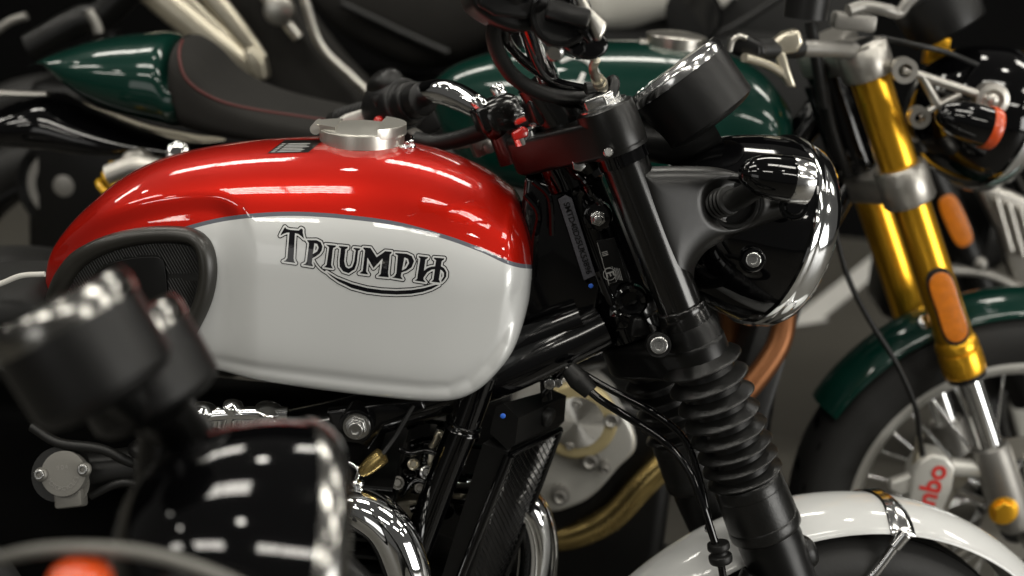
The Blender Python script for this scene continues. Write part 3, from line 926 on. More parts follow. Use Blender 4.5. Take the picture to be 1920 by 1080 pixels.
# ---- frame tubes
fr_ = obj('frame', [tube(B.ps([(1120, 560), (1060, 470), (980, 420), (800, 380), (500, 380)], 0), .026, 20),
                    tube(B.ps([(1128, 612, -.03), (1040, 655, -.045), (930, 705, -.055), (800, 745, -.06), (640, 790, -.06), (430, 830, -.06)]), .0265, 24),
                    tube(B.ps([(1090, 598, -.04), (985, 640, -.045), (880, 690, -.05)]), .018, 20)], 'black_frame', red)
dt_ = obj('down_tube', [tube(B.ps([(905, 700), (872, 790), (836, 880), (795, 990), (740, 1140)], -.085), .0185, 24)], 'black_gloss', red)
o_ = B.p(868, 800, -.085); dd = (B.p(836, 880, -.085) - B.p(872, 790, -.085)).normalized()
obj('tube_joint', [lathe(rprof([(-.006, .018), (-.004, .0225), (.0, .0205), (.004, .0225), (.006, .018)], 3), o_, dd, 28)], 'black_gloss', dt_)
obj('down_tube', [tube(B.ps([(905, 700), (872, 790), (836, 880), (795, 990), (740, 1140)], .085), .0185, 20)], 'black_gloss', red)

# ---- lower yoke
ly = srow(632)
lyk = obj('lower_yoke', [yoke_shape([(-.105, .035, .036), (0, -.004, .040)], ly, ly + .042, .008), yoke_shape([(.105, .035, .036), (0, -.004, .0395)], ly + .0005, ly + .0415, .008),
                         prism([FP(1190, 596, -.085), FP(1206, 594, -.085), FP(1226, 628, -.085), FP(1184, 634, -.085)], fl_ * .02, .003)], 'black_satin', red, angle=50)
pb = FP(1235, 647, -.142)
obj('clamp_bolt_boss', lathe(rprof([(-.03, .014), (-.002, .014), (0, .012)], 3), pb, camdir(-.05, .0, 1), 28), 'black_satin', lyk)
obj('clamp_bolt', socket_bolt(pb, camdir(-.05, 0, 1), .0098, .007), 'zinc', lyk)

# ---- headlight
HA = camdir(.973 * .945, .236 * .945, -.33)
hc = FP(1436, 431, 0.0)
hr = 181 * mpp(hc)
hl = obj('headlight', lathe(rprof([(-.150, .0), (-.149, .022), (-.140, .045), (-.120, .070), (-.088, .093), (-.05, .106), (-.02, .1125), (-.002, .1145)], 5), hc, HA, 72), 'black_gloss', red, angle=60, label='gloss black headlight shell with chrome rim')
s_ = hr / .1185
obj('headlight_rim', lathe([(-.004, .114 * s_), (-.004, .1195 * s_), (.002, .1205 * s_), (.004, .119 * s_), (.010, .1185 * s_), (.024, .116 * s_), (.032, .111 * s_), (.036, .104 * s_), (.034, .098 * s_), (.02, .098 * s_)], hc, HA, 96, True), 'rim_chrome', hl, angle=50)
obj('headlight_glass', lathe([(.030, .099 * s_), (.040, .08 * s_), (.046, .04 * s_), (.048, 0)], hc, HA, 64), 'lens_glass', hl)
obj('reflector', lathe(rprof([(.028, .097 * s_), (.0, .08), (-.04, .05), (-.06, .0)], 5), hc, HA, 64), 'chrome', hl)
# screws and lug on the shell
hb = FP(1412, 487, -.112)
obj('shell_screw', [socket_bolt(hb, camdir(-.1, .05, 1), .0088, .006)], 'zinc', hl)
obj('shell_lug', [lathe(rprof([(-.02, .016), (-.004, .0145), (.0, .012)], 3), hb, camdir(-.1, .05, 1), 28)], 'black_gloss', hl)
# bracket arm with a deep round well for the indicator stalk
arm = sp2([(1190, 318), (1228, 312), (1290, 311), (1345, 314), (1390, 326), (1440, 345), (1488, 362), (1512, 385), (1505, 404), (1468, 412), (1420, 426), (1370, 446), (1328, 468), (1304, 500), (1296, 540), (1250, 520), (1215, 430)], 4, True)
arm = sp2([(1190, 318), (1228, 312), (1290, 311), (1345, 314), (1390, 326), (1440, 345), (1488, 362), (1512, 385), (1505, 404), (1468, 412), (1420, 426), (1370, 446), (1328, 468), (1304, 500), (1296, 540), (1250, 520), (1215, 430)], 8, True)
def nearest_on(poly, x, y):
    best = (1e9, None)
    for a, b in zip(poly, poly[1:] + poly[:1]):
        ex, ey = b[0] - a[0], b[1] - a[1]; L = max(ex * ex + ey * ey, 1e-9)
        t = min(1, max(0, ((x - a[0]) * ex + (y - a[1]) * ey) / L))
        qx, qy = a[0] + ex * t, a[1] + ey * t
        d = (qx - x) ** 2 + (qy - y) ** 2
        if d < best[0]: best = (d, (qx, qy))
    return math.sqrt(best[0]), best[1]
def pillow(poly, height, step=4.0):
    """domed face over a traced outline: height(x, y, distance to the edge) -> lateral position in the fork frame"""
    xs = np.arange(min(p[0] for p in poly) - step, max(p[0] for p in poly) + 2 * step, step)
    ys = np.arange(min(p[1] for p in poly) - step, max(p[1] for p in poly) + 2 * step, step)
    Vv, Fv, idx = [], [], {}
    ins = {(i_, j_): inpoly(x, y, poly) for i_, x in enumerate(xs) for j_, y in enumerate(ys)}
    def vert(i_, j_):
        if (i_, j_) not in idx:
            x, y = xs[i_], ys[j_]
            d, q = nearest_on(poly, x, y)
            if not ins[(i_, j_)]: x, y = q; d = 0.0
            idx[(i_, j_)] = len(Vv); Vv.append(FP(x, y, height(x, y, d)))
        return idx[(i_, j_)]
    for i_ in range(len(xs) - 1):
        for j_ in range(len(ys) - 1):
            cs = [(i_, j_), (i_ + 1, j_), (i_ + 1, j_ + 1), (i_, j_ + 1)]
            if any(ins[c] for c in cs): Fv.append(tuple(vert(*c) for c in cs))
    return Vv, Fv
def arm_h(x, y, d):
    h = -.114 - .018 * (1 - math.exp(-d / 11.0)) + .010 * (x - 1230) / 270
    rw = math.hypot(x - 1372, (y - 380) * 1.05)
    h += .012 * sm(62, 34, rw) * sm(0, 14, d)
    return h
brk = obj('headlight_bracket', [pillow(arm, arm_h), loft([[FP(x, y, arm_h(x, y, 0)) for x, y in arm], [FP(x, y, -.092) for x, y in arm]], caps=False)], 'black_satin_coat', red, angle=60)
wl = FP(1372, 379, -.1150)
wn = camdir(.04, .05, 1)
obj('indicator_well', [lathe([(-.004, .0305), (.003, .031), (.006, .0285), (.006, .026), (.002, .0235), (-.001, .023), (-.001, 0)], wl, wn, 40)], 'black_satin', brk, angle=30)
obj('bracket_end_bolt', [lathe([(0, .0165), (.003, .0165), (.004, .015), (.002, .014), (.002, .011), (.006, .0105), (.007, .009), (.007, 0)], FP(1488, 386, -.1345), wn, 36)], 'black_gloss', brk, angle=30)
# indicator
ic = FP(1478, 336, -.195)
IA = camdir(.975, .12, -.22)
ki = mpp(ic)
ind = obj('indicator', [lathe([(-x * ki, r * ki) for x, r in sp2([(98, 0), (97, 8), (92, 18), (80, 28), (60, 37), (36, 42), (8, 44), (0, 44)], 4)], ic, IA, 48)], 'black_gloss', red, label='black bullet indicator with chrome ring')
obj('chrome_ring', lathe([(0, 44.5 * ki), (.002, 45.5 * ki), (34 * ki, 44.5 * ki), (38 * ki, 43 * ki), (38 * ki, 38 * ki), (0, 38 * ki)], ic, IA, 48, True), 'satin_chrome', ind, angle=30)
obj('amber_lens', lathe(rprof([(30 * ki, 40 * ki), (37 * ki, 30 * ki), (39 * ki, 16 * ki), (39.5 * ki, 0)], 4), ic, IA, 40), 'amber_lens', ind)
obj('stalk', [tube([FP(1345, 383, -.117), FP(1385, 372, -.137), FP(1418, 352, -.168), FP(1432, 345, -.190)], [.0135, .0125, .0115, .0115], 24, 8)] +
             [lathe([(-.002, .0155), (0, .017), (.002, .0155)], FP(1345 + 7 * i, 382 - 2 * i, -.119 - .0035 * i), camdir(.5, -.15, .8), 28) for i in range(4)], 'black_rubber', ind)

# ---- instrument
gc = FP(1268, 140, .0)
GA = camdir(-.60, -.80, .085)
kg = mpp(gc); gr = 103 * kg
ga = obj('instrument', [lathe(rprof([(-.002, gr * .95), (-.004, gr * .97), (-.060, gr * .955), (-.0625, gr * .94), (-.068, gr * .86), (-.072, gr * .62), (-.074, 0)], 3), gc, GA, 64)], 'black_plastic', red, angle=30, label='round black instrument pod with chrome bezel')
obj('bezel', lathe([(-.006, gr * .95), (-.006, gr * .985), (.0015, gr * .99), (.0045, gr * .975), (.007, gr * .95), (.0095, gr * .93), (.0095, gr * .88), (.004, gr * .86)], gc, GA, 72, True), 'satin_chrome', ga, angle=35)
obj('dial_glass', lathe(rprof([(.0085, gr * .9), (.010, gr * .6), (.011, 0)], 3), gc, GA, 48), 'dial_glass', ga)
obj('pod_bracket', [tube([gc - GA * .07, FP(1262, 265, .0), FF(-.03, 0.03, .04)], [.03, .028, .02], 20, 6)], 'black_satin', red)

# ---- handlebar: near half rises out of the picture, far half reaches the left grip
bar_c = FF(-.105, 0, -.02)
barp_n = [FP(1000, 215, .02), FP(1035, 190, -.03), FP(1035, 165, -.06), FP(1012, 105, -.13), FP(985, 30, -.20), FP(962, -30, -.26), FP(900, -110, -.36)]
barp_f = [FP(1000, 215, .02), FP(952, 226, .06), FP(905, 205, .12), FP(860, 182, .17), FP(822, 172, .20), FP(770, 182, .26), FP(700, 205, .34), FP(660, 222, .38)]
hb_ = obj('handlebar', [tube(barp_n, .0125, 24, 10), tube(barp_f, [.0125, .0125, .0145, .017, .016, .014, .0125, .0125], 24, 10)], 'chrome', red, label='chrome handlebar')
for (px, py, lat) in ((1040, 205, -.035), (940, 222, .055)):
    c = FP(px, py, lat)
    rs = obj('bar_riser', [tube([c + fa * .052 + ff * .0, c + fa * .0], [.023, .021], 28, 4), ball(c - fa * .002, (ff, fl_, fa), .028, .024, .026, e=2.8), prism([c + ff * .024 + fa * .01 - fl_ * .02, c + ff * .024 - fa * .02 - fl_ * .02, c - ff * .03 - fa * .024 - fl_ * .02, c - ff * .03 + fa * .008 - fl_ * .02], fl_ * .04, .005)], 'black_satin_metal', red)
    obj('riser_bolt', [lathe([(0, .0085), (.012, .0085), (.014, .007), (.010, .005), (.010, 0)], c - ff * .018 - fa * .023 - fl_ * .010, -fa - ff * .4, 20)], 'chrome', rs)
    obj('riser_bolt', [lathe([(0, .0085), (.012, .0085), (.014, .007), (.010, .005), (.010, 0)], c + ff * .012 - fa * .024 + fl_ * .010, -fa - ff * .1, 20)], 'chrome', rs)
rub = FF(-.075, -.035, .0)
obj('riser_cover', [lathe(rprof([(.02, .034), (.0, .031), (-.012, .026), (-.04, .023)], 4), FP(1070, 262, -.04), (FP(1000, 160, -.04) - FP(1070, 262, -.04)), 36), lathe(rprof([(.0, .030), (.045, .026), (.08, .0235)], 4), FP(1080, 258, -.04), FP(1035, 195, -.04) - FP(1080, 258, -.04), 36)], 'black_satin_metal', red)

# far switch housing and grip
sw = FP(755, 196, .27)
swa = (FP(700, 205, .34) - FP(822, 172, .20)).normalized()
swx = swa.orthogonal().normalized(); swy = swa.cross(swx)
fs = obj('switch_housing', [lathe(rprof([(-.030, .022), (-.028, .027), (-.012, .029), (-.010, .033), (.0, .036), (.03, .038), (.045, .036), (.05, .030)], 3), sw, swa, 40), lathe([(-.05, .017), (-.048, .022), (-.022, .023), (-.02, .018)], sw, swa, 32), ball(sw - fa * .030 + swa * .018, (swa, swx, swy), .028, .022, .020, e=2.6), box(sw + fa * .02 + swa * .02, (swa, ff, fa), .024, .036, .03, .006)], 'black_plastic', red)
obj('switch_screw', lathe(rprof([(0, .004), (.002, .0045), (.004, .003)], 2), FP(779, 205, .225), camdir(.6, .2, .8), 14), 'zinc', fs)
obj('switch_button', ball(FP(710, 226, .26), (ff, fl_, fa), .007, .007, .006, 16, 10), 'red_plastic', fs)
obj('switch_button', box(FP(712, 187, .27), (ff, fl_, fa), .010, .01, .007, .002), 'black_satin', fs)
obj('grip', [tube([sw + swa * .05, sw + swa * .17], .0175, 24, 4)] + [lathe([(0, .0175), (.002, .0188), (.005, .0188), (.007, .0175)], sw + swa * (.06 + .011 * i), swa, 24) for i in range(9)], 'black_rubber', red)
obj('clutch_lever', [tube([FP(915, 262, .16), FP(870, 272, .18), FP(835, 274, .20), FP(800, 262, .23), FP(740, 225, .30), FP(690, 215, .34), FP(640, 222, .40)], [.010, .008, .0075, .0075, .009, .010, .009], 16, 8, flat=.5), prism([FP(x, y, .30) for x, y in ((622, 230), (650, 214), (690, 202), (716, 192), (716, 232), (660, 238))], fl_ * .01, .003)], 'alloy_bright', red)
obj('lever_pivot', [box(FP(905, 268, .16), (ff, fl_, fa), .016, .012, .014, .003), lathe([(0, .008), (.01, .008), (.012, .005)], FP(915, 275, .14), -fl_, 16)], 'grey_alloy', red)
obj('cable', [tube([FP(780, 262, .19), FP(820, 268, .17), FP(880, 255, .13), FP(940, 232, .08), FP(985, 222, .05)], .0105, 18, 10)], 'black_rubber', red, label='thick black cable sheath')

# near switch housing, brake master cylinder
nswc = FP(985, 8, -.20)
nd = (barp_n[4] - barp_n[3]).normalized(); nxx = nd.orthogonal().normalized(); nyy = nd.cross(nxx)
ns = obj('switch_housing', [prism([FP(x, y, -.235) for x, y in sp2([(880, -40), (888, 8), (905, 28), (940, 48), (975, 58), (1010, 56), (1042, 44), (1062, 10), (1060, -60)], 4)], fl_ * .055, .010, 4),
                            prism([FP(x, y, -.245) for x, y in ((892, -40), (898, 10), (928, 28), (985, 36), (1030, 20), (1040, -60))], fl_ * .012, .004, 3)], 'black_plastic', red, angle=50)
obj('kill_switch', [box(FP(1065, 28, -.265), (camdir(.95, .25), camdir(-.25, .95), camdir(0, 0, 1)), .021, .009, .012, .003)], 'black_satin', ns)
obj('switch_recess', [lathe([(-.006, .030), (.004, .030), (.006, .028), (.004, .025), (-.002, .024), (-.002, 0)], FP(1052, 30, -.25), camdir(.05, .1, 1), 32)], 'black_plastic', ns, angle=30)
mc = obj('master_cylinder', [prism([FP(x, y, -.235) for x, y in sp2([(1022, 40), (1030, 62), (1052, 82), (1080, 100), (1110, 112), (1136, 100), (1142, 78), (1124, 56), (1100, 48), (1070, 50), (1044, 40)], 3, True)], fl_ * .045, .005, 3),
                             tube([FP(1045, 70, -.21), FP(1048, 92, -.21)], .011, 20, 2), hexbolt(FP(1082, 92, -.235), camdir(0, .1, 1), .008, .008)], 'black_gloss', red, angle=50)
obj('cylinder_cap', [lathe([(0, .009), (.006, .009), (.008, .007), (.008, 0)], FP(1043, 95, -.235), camdir(-.3, .5, .8), 20)], 'zinc', mc)
obj('brake_lever', [prism([FP(x, y, -.265) for x, y in ((1072, -30), (1092, -30), (1108, 12), (1142, 44), (1138, 58), (1126, 80), (1118, 72), (1104, 40), (1088, 18))], fl_ * .016, .005, 4)], 'brushed_steel', red, angle=50, label='polished brake lever')
obj('lever_reach', [prism([FP(x, y, -.262) for x, y in ((1058, -30), (1072, -30), (1098, 40), (1116, 74), (1108, 84), (1084, 58), (1074, 20))], fl_ * .02, .004, 3)], 'black_gloss', red, angle=50)
# hoses
obj('hose', [tube([FP(930, 40, -.20), FP(926, 70, -.19), FP(938, 108, -.17), FP(965, 145, -.14), (FP(1010, 172, -.11)), FP(1060, 182, -.08), FP(1120, 180, -.05), FP(1150, 190, -.03), FP(1172, 225, .0)], .0082, 18, 10)], 'black_rubber', red, label='thick black hose looping below the handlebar')
obj('hose', [tube([FP(945, 50, -.19), FP(950, 75, -.18), FP(968, 100, -.15), FP(1000, 128, -.12), FP(1045, 155, -.09), FP(1100, 168, -.06), FP(1140, 180, -.03)], .0052, 16, 10)], 'black_gloss', red, label='thin black hose looping below the handlebar')
obj('cable', [tube([FP(955, 62, -.18), FP(985, 62, -.16), FP(1020, 70, -.15), FP(1046, 80, -.14)], .0028, 10, 8), tube([FP(1010, 62, -.14), FP(1022, 100, -.11), FP(1040, 140, -.08)], .0026, 10, 8)], 'black_rubber', red)
obj('banjo_pipe', [tube([FP(1117, 112, -.21), FP(1112, 126, -.20), FP(1115, 140, -.18), FP(1122, 150, -.165), FP(1132, 165, -.14)], .0048, 16, 8), lathe([(0, .0072), (.010, .0072)], FP(1120, 148, -.168), FP(1132, 165, -.14) - FP(1117, 140, -.175), 8), lathe([(0, .0075), (.004, .008), (.012, .0068)], FP(1124, 154, -.160), FP(1132, 165, -.14) - FP(1117, 140, -.175), 16)], 'champagne', red)
obj('hose_clip', [tube(circle(FP(1138, 178, -.10), (FP(1150, 150, -.1) - FP(1130, 200, -.1)).normalized(), fl_, .018, 20), .0055, 10, 1, closed=True, caps=False), tube([FP(1098, 166, -.1), FP(1138, 160, -.1)], .007, 10, 3)], 'black_rubber', red)
obj('hose', [tube([FP(1136, 172, -.09), FP(1158, 190, -.08), FP(1178, 215, -.06), FP(1188, 250, -.04)], .0058, 14, 8), tube([FP(1130, 190, -.06), FP(1145, 210, -.05), FP(1150, 240, -.03)], .0050, 14, 8)], 'black_rubber', red, label='black hoses dropping behind the upper yoke')

# ---- front wheel, mudguard and stay
wc = FP(1532, 1388, 0.0)
WZ = V3((0, 0, 1)); wl_ = (fl_ - WZ * fl_.z * .4).normalized()
wf = wl_.cross(WZ).normalized()
if wf.dot(ff) < 0: wf = -wf
wu = wf.cross(wl_) if wf.cross(wl_).z > 0 else -wf.cross(wl_)
Rw = wc.z
def arc_sheet(c, f, u, l, R, th0, th1, half, crown, n=60, m=16, e=2.2):
    g = []
    for i in range(n + 1):
        th = th0 + (th1 - th0) * i / n
        row = []
        for j in range(m + 1):
            q = -1 + 2 * j / m
            rr = R - crown * abs(q) ** e
            row.append(c + (f * math.cos(th) + u * math.sin(th)) * rr + l * (half * q))
        g.append(row)
    return g
fc = wc - wu * .065; FRr = Rw + .035 + .065
g = arc_sheet(fc, wf, wu, wl_, FRr, rad(170), rad(38), .060, .024, 80, 20, 2.4)
fen = obj('front_mudguard', shell(g, lambda i, k: (fc - V3(g[i][k])).normalized(), .0022), 'white_paint', red, angle=60, label='white front mudguard')
def wheel(parent, c, f, u, l, R, rim_r, half_t, spokes, name='front_wheel', lab=None, rim_mat='alloy_bright'):
    H = R - rim_r
    prof = sp2([(-.70 * half_t, rim_r), (-.90 * half_t, rim_r + .22 * H), (-half_t, rim_r + .50 * H), (-.88 * half_t, rim_r + .76 * H), (-.52 * half_t, rim_r + .94 * H), (0, R), (.52 * half_t, rim_r + .94 * H), (.88 * half_t, rim_r + .76 * H), (half_t, rim_r + .50 * H), (.90 * half_t, rim_r + .22 * H), (.70 * half_t, rim_r)], 4)
    tyr = lathe(prof + [(half_t * .6, rim_r - .012), (-half_t * .6, rim_r - .012)], c, l, 96, True)
    w_ = obj(name, tyr, 'tyre', parent, angle=60, label=lab)
    rp = [(-half_t * .72, rim_r + .004), (-half_t * .78, rim_r + .006), (-half_t * .80, rim_r - .002), (-half_t * .70, rim_r - .010), (-half_t * .40, rim_r - .020), (0, rim_r - .026), (half_t * .40, rim_r - .020), (half_t * .70, rim_r - .010), (half_t * .80, rim_r - .002), (half_t * .78, rim_r + .006), (half_t * .72, rim_r + .004), (0, rim_r - .016)]
    obj('rim', lathe(rp, c, l, 96, True), rim_mat, w_, angle=30)
    obj('hub', lathe(rprof([(-.055, .012), (-.055, .035), (-.04, .038), (-.02, .028), (.02, .028), (.04, .038), (.055, .035), (.055, .012)], 3), c, l, 40), 'black_satin', w_)
    me0 = None
    for i in range(spokes):
        th = 2 * math.pi * i / spokes
        sd_ = -1 if i % 2 else 1
        lean_ = .35 if (i // 2) % 2 else -.35
        a = c + (f * math.cos(th + lean_) + u * math.sin(th + lean_)) * .034 + l * (.045 * sd_)
        b_ = c + (f * math.cos(th) + u * math.sin(th)) * (rim_r - .022) + l * (.008 * sd_)
        d_ = b_ - a
        if me0 is None:
            base = parent.location
            v, fcs = tube([V3((0, 0, 0)), V3((0, 0, 1))], .0022, 8, 1)
            me0 = bpy.data.meshes.new('spoke'); me0.from_pydata([tuple(q) for q in v], [], fcs)
            me0.polygons.foreach_set('use_smooth', [True] * len(me0.polygons)); me0.set_sharp_from_angle(angle=rad(50)); me0.materials.append(MAT['chrome'])
        so = bpy.data.objects.new('spoke', me0); COL.objects.link(so); so.parent = w_
        q = d_.to_track_quat('Z', 'Y').to_matrix().to_4x4()
        so.matrix_local = Matrix.Translation(a - parent.location) @ q @ Matrix.Diagonal((1, 1, d_.length, 1))
    return w_
fw = wheel(red, wc, wf, wu, wl_, Rw, Rw - .085, .055, 0, lab='black front tyre under the white mudguard')
for yy in (-.038, -.020, .0, .020, .038):
    pass
obj('tread_groove', [lathe([(s * .026 - .0012, Rw - .0085), (s * .026 - .0012, Rw - .0035), (s * .026 + .0012, Rw - .0035), (s * .026 + .0012, Rw - .0085)], wc, wl_, 96, True) for s in (-1, 1)], 'dark_void', fw)
# chrome strap over the mudguard and its stay
def on_fender(th, q, off):
    rr = FRr - .024 * abs(q) ** 2.4 + off
    return fc + (wf * math.cos(th) + wu * math.sin(th)) * rr + wl_ * (.060 * q)
best = min(range(20, 120), key=lambda d: abs(project(on_fender(rad(d), -.9, 0))[0] - 1690))
ths = rad(best)
strap = []
for j in range(25):
    q = -1.04 + 2.08 * j / 24
    wd = .0145 - .004 * math.cos(q * 3.0)
    th_ = wd / FRr
    strap.append([on_fender(ths - th_, q, .0005), on_fender(ths - th_ * .9, q, .0035), on_fender(ths - th_ * .3, q, .0065), on_fender(ths + th_ * .3, q, .0045), on_fender(ths + th_ * .9, q, .0035), on_fender(ths + th_, q, .0005)])
obj('mudguard_strap', loft(strap), 'satin_chrome', red, angle=60, label='chrome strap over the white mudguard')
sb = on_fender(ths, -1.06, .001)
obj('mudguard_stay', [tube([sb + wu * .006, sb + (FP(1610, 1110, -.075) - sb) * .5, FP(1600, 1130, -.075), FP(1540, 1300, -.085)], .0062, 20, 6), lathe([(0, .009), (.02, .0085), (.022, .0065)], sb + wu * .004, (FP(1610, 1110, -.075) - sb), 20)], 'satin_chrome', red)
obj('mudguard_screw', lathe(rprof([(0, .0065), (.003, .006), (.005, .003), (.0052, 0)], 3), FP(1331, 992, -.062), camdir(-.3, -.4, .8), 18), 'chrome', fen)

# ---- brake and clutch hoses in front of the engine
obj('brake_hose', [tube([FP(1062, 690, -.05), FP(1080, 705, -.06), FP(1120, 745, -.075), FP(1190, 790, -.09), FP(1248, 830, -.10), FP(1290, 880, -.115), FP(1315, 940, -.125), FP(1335, 1000, -.13), FP(1352, 1060, -.13), FP(1360, 1120, -.13)], .0046, 18, 10)], 'black_gloss', red, label='glossy black brake hose running down to the mudguard')
obj('brake_hose', [tube([FP(1075, 690, -.04), FP(1140, 728, -.06), FP(1222, 772, -.08), FP(1282, 822, -.09), FP(1312, 900, -.10), FP(1330, 985, -.11)], .0042, 18, 10)], 'black_gloss', red)
obj('hose_sleeve', [tube([FP(1065, 690, -.055), FP(1085, 712, -.062), FP(1108, 735, -.070)], [.010, .013, .010], 18, 6)], 'black_rubber', red)
gm = FP(1349, 1035, -.13); gd = (FP(1354, 1070, -.13) - FP(1342, 1000, -.13)).normalized()
obj('hose_grommet', lathe(rprof([(-.012, .008), (-.011, .0125), (-.004, .0128), (-.002, .0095), (.002, .0095), (.004, .0135), (.012, .013), (.014, .008)], 3), gm, gd, 28), 'black_rubber', red, angle=40)
obj('caliper_mount', [ball(FP(1505, 1035, -.10), (ff, fl_, fa), .016, .02, .02, e=2.6), tube([FP(1420, 1080, -.12), FP(1405, 1110, -.12)], .02, 16, 2)], 'grey_alloy' if False else 'black_satin', red)

# ---- radiator
rX = (B.p(1052, 760, -.10) - B.p(955, 800, -.10)).normalized()
rt = B.ps([(914, 800), (925, 760), (944, 750), (962, 800), (952, 836), (912, 822)], -.105)
radi = obj('radiator', [loft([B.ps([(918, 812), (930, 762), (944, 756), (972, 784), (966, 832), (950, 842)], -.10), B.ps([(1010, 775), (1022, 735), (1036, 730), (1062, 742), (1058, 790), (1046, 802)], .02)]),
                        loft([B.ps([(905, 832), (953, 848), (950, 860), (812, 1300), (764, 1290)], -.095), B.ps([(930, 815), (960, 838), (955, 850), (825, 1300), (790, 1290)], -.085)])], 'black_satin', red, angle=30)
c0, c1, c2, c3 = B.p(952, 852, -.092), B.p(1048, 804, .03), B.p(862, 1300, .03), B.p(772, 1300, -.092)
obj('radiator_core', prism([c0, c1, c2, c3], -(c1 - c0).cross(c3 - c0).normalized() * -.02, 0), 'black_plastic', red)
nrm = (c1 - c0).cross(c3 - c0).normalized()
if nrm.dot(CAM_P - c0) < 0: nrm = -nrm
fins = []
NU, NV = 13, 46
def rp_(a, b): return (c0.lerp(c1, a)).lerp(c3.lerp(c2, a), b) + nrm * .0012
for i in range(-NV, NV + 1):
    for sg in (1, -1):
        pts = []
        for j in range(0, 31):
            a = j / 30
            b = (i + (a * 12 if sg > 0 else (1 - a) * 12)) / NV
            if 0 <= b <= 1: pts.append(rp_(a, b))
        if len(pts) >= 2: fins.append(tube([pts[0], pts[-1]], .0007, 4, 1))
obj('radiator_mesh', fins, 'black_frame', radi)['kind'] = 'stuff'
obj('radiator_frame', [tube([c0 + nrm * .002, c1 + nrm * .002], .004, 10, 2), tube([c1 + nrm * .002, c2 + nrm * .002], .0045, 10, 2), tube([c0 + nrm * .002, c3 + nrm * .002], .0065, 14, 2)], 'black_gloss', radi)
obj('paint_dot', lathe([(0, .0032), (.0005, .0025), (.0006, 0)], B.p(943, 780, -.106), -B.Y, 10), 'blue_mark', radi)
obj('rubber_mount', [lathe(rprof([(0, .012), (.008, .012), (.01, .008), (.012, 0)], 3), B.p(1021, 779, -.03), nrm, 24)], 'black_rubber', radi)
obj('radiator_bracket', [prism(B.ps([(1012, 708), (1030, 700), (1036, 750), (1014, 756)], -.04), B.Y * .004, .001), tube(B.ps([(1020, 735), (1060, 690)], -.035), .006, 12, 2)], 'black_frame', radi)
obj('bracket_bolt', [hexbolt(B.p(1030, 716, -.046), -B.Y, .0075, .009)], 'zinc', radi)
obj('bracket_bolt', [hexbolt(B.p(1046, 716, -.043), -B.Y, .006, .006)], 'zinc', radi)

# ---- engine
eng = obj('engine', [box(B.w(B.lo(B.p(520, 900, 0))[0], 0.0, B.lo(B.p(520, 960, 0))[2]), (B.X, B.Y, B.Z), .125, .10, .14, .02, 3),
                     box(B.w(B.lo(B.p(560, 1100, 0))[0], 0.0, B.lo(B.p(560, 1200, 0))[2]), (B.X, B.Y, B.Z), .20, .12, .12, .03, 3)], 'dark_void', red)  # engine shade is put into its near-black colour
obj('cylinder_fins', [box(B.w(B.lo(B.p(520, 900, -.1))[0], -.01, B.lo(B.p(600, 900, -.1))[2] - .022 * i), (B.X, B.Y, B.Z), .135, .10, .0025, .001) for i in range(9)], 'black_satin', eng)
eb = B.p(668, 800, -.105)
mb_ = obj('mounting_bolt', [lathe([(-.02, .0165), (0, .0165), (.002, .015)], eb, -B.Y, 32), hexbolt(eb + -B.Y * .002, -B.Y, .0125, .006), socket_bolt(eb - B.Y * .007, -B.Y, .0090, .006)], 'zinc', red, label='large bright engine mounting bolt under the tank')
obj('bolt_boss', lathe(rprof([(-.04, .0205), (-.004, .0205), (0, .018)], 3), eb, -B.Y, 32), 'black_frame', red)
obj('mount_plate', [prism(B.ps([(610, 770), (700, 758), (790, 748), (800, 770), (720, 800), (690, 850), (640, 850)], -.09), B.Y * .012, .004)], 'black_frame', red)
# temperature sensor with lead
s1_, s2_ = B.p(676, 888, -.11), B.p(712, 858, -.11)
sn = obj('sensor', [lathe([(0, .004), (.004, .0075), (.014, .0095), (.026, .0105), (.034, .010), (.036, .006)], s1_, s2_ - s1_, 24)], 'bronze_header', red)
obj('sensor_lead', [tube([s2_, B.p(740, 820, -.10), B.p(758, 790, -.095), B.p(775, 760, -.09)], .0028, 10, 8)], 'black_rubber', sn)
obj('spark_cap', [ball(B.p(670, 905, -.105), (B.X, B.Y, B.Z), .009, .009, .006), tube(B.ps([(655, 868, -.10), (672, 880, -.105), (668, 900, -.105)]), .003, 10, 6)], 'chrome', red)
# throttle bodies / injector clutter under the tank, dark with bright edges
rr_ = random.Random(3)
clut = []
for i in range(26):
    px, py = rr_.uniform(760, 840), rr_.uniform(800, 950)
    c = B.p(px, py, rr_.uniform(-.05, .0))
    if i % 3 == 0: clut.append(lathe([(0, .006), (.004, .009), (.016, .009), (.018, .006)], c, V3((rr_.uniform(-1, 1), -1, rr_.uniform(-1, 1))), 14))
    elif i % 3 == 1: clut.append(tube([c, c + V3((.02, -.01, .015)), c + V3((.05, .0, .01))], .003, 8, 5))
    else: clut.append(box(c, (B.X, B.Y, B.Z), .008, .008, .005, .002))
obj('throttle_linkage', clut, 'black_gloss', red)
obj('injector_rail', [tube(B.ps([(800, 850), (815, 830), (822, 812), (830, 816)], -.05), .004, 10, 8), ], 'champagne', red)
obj('fuel_rail_block', box(B.p(812, 868, -.05), (B.X, B.Y, B.Z), .006, .01, .018, .002), 'champagne', red)
obj('heat_shield', box(B.p(840, 800, .02), (B.X, B.Y, B.Z), .022, .005, .035, .002), 'grey_alloy', red)
obj('crank_cover', [prism(B.ps([(735, 940), (830, 930), (835, 975), (740, 990)], -.03), B.Y * .04, .006)], 'champagne', red)
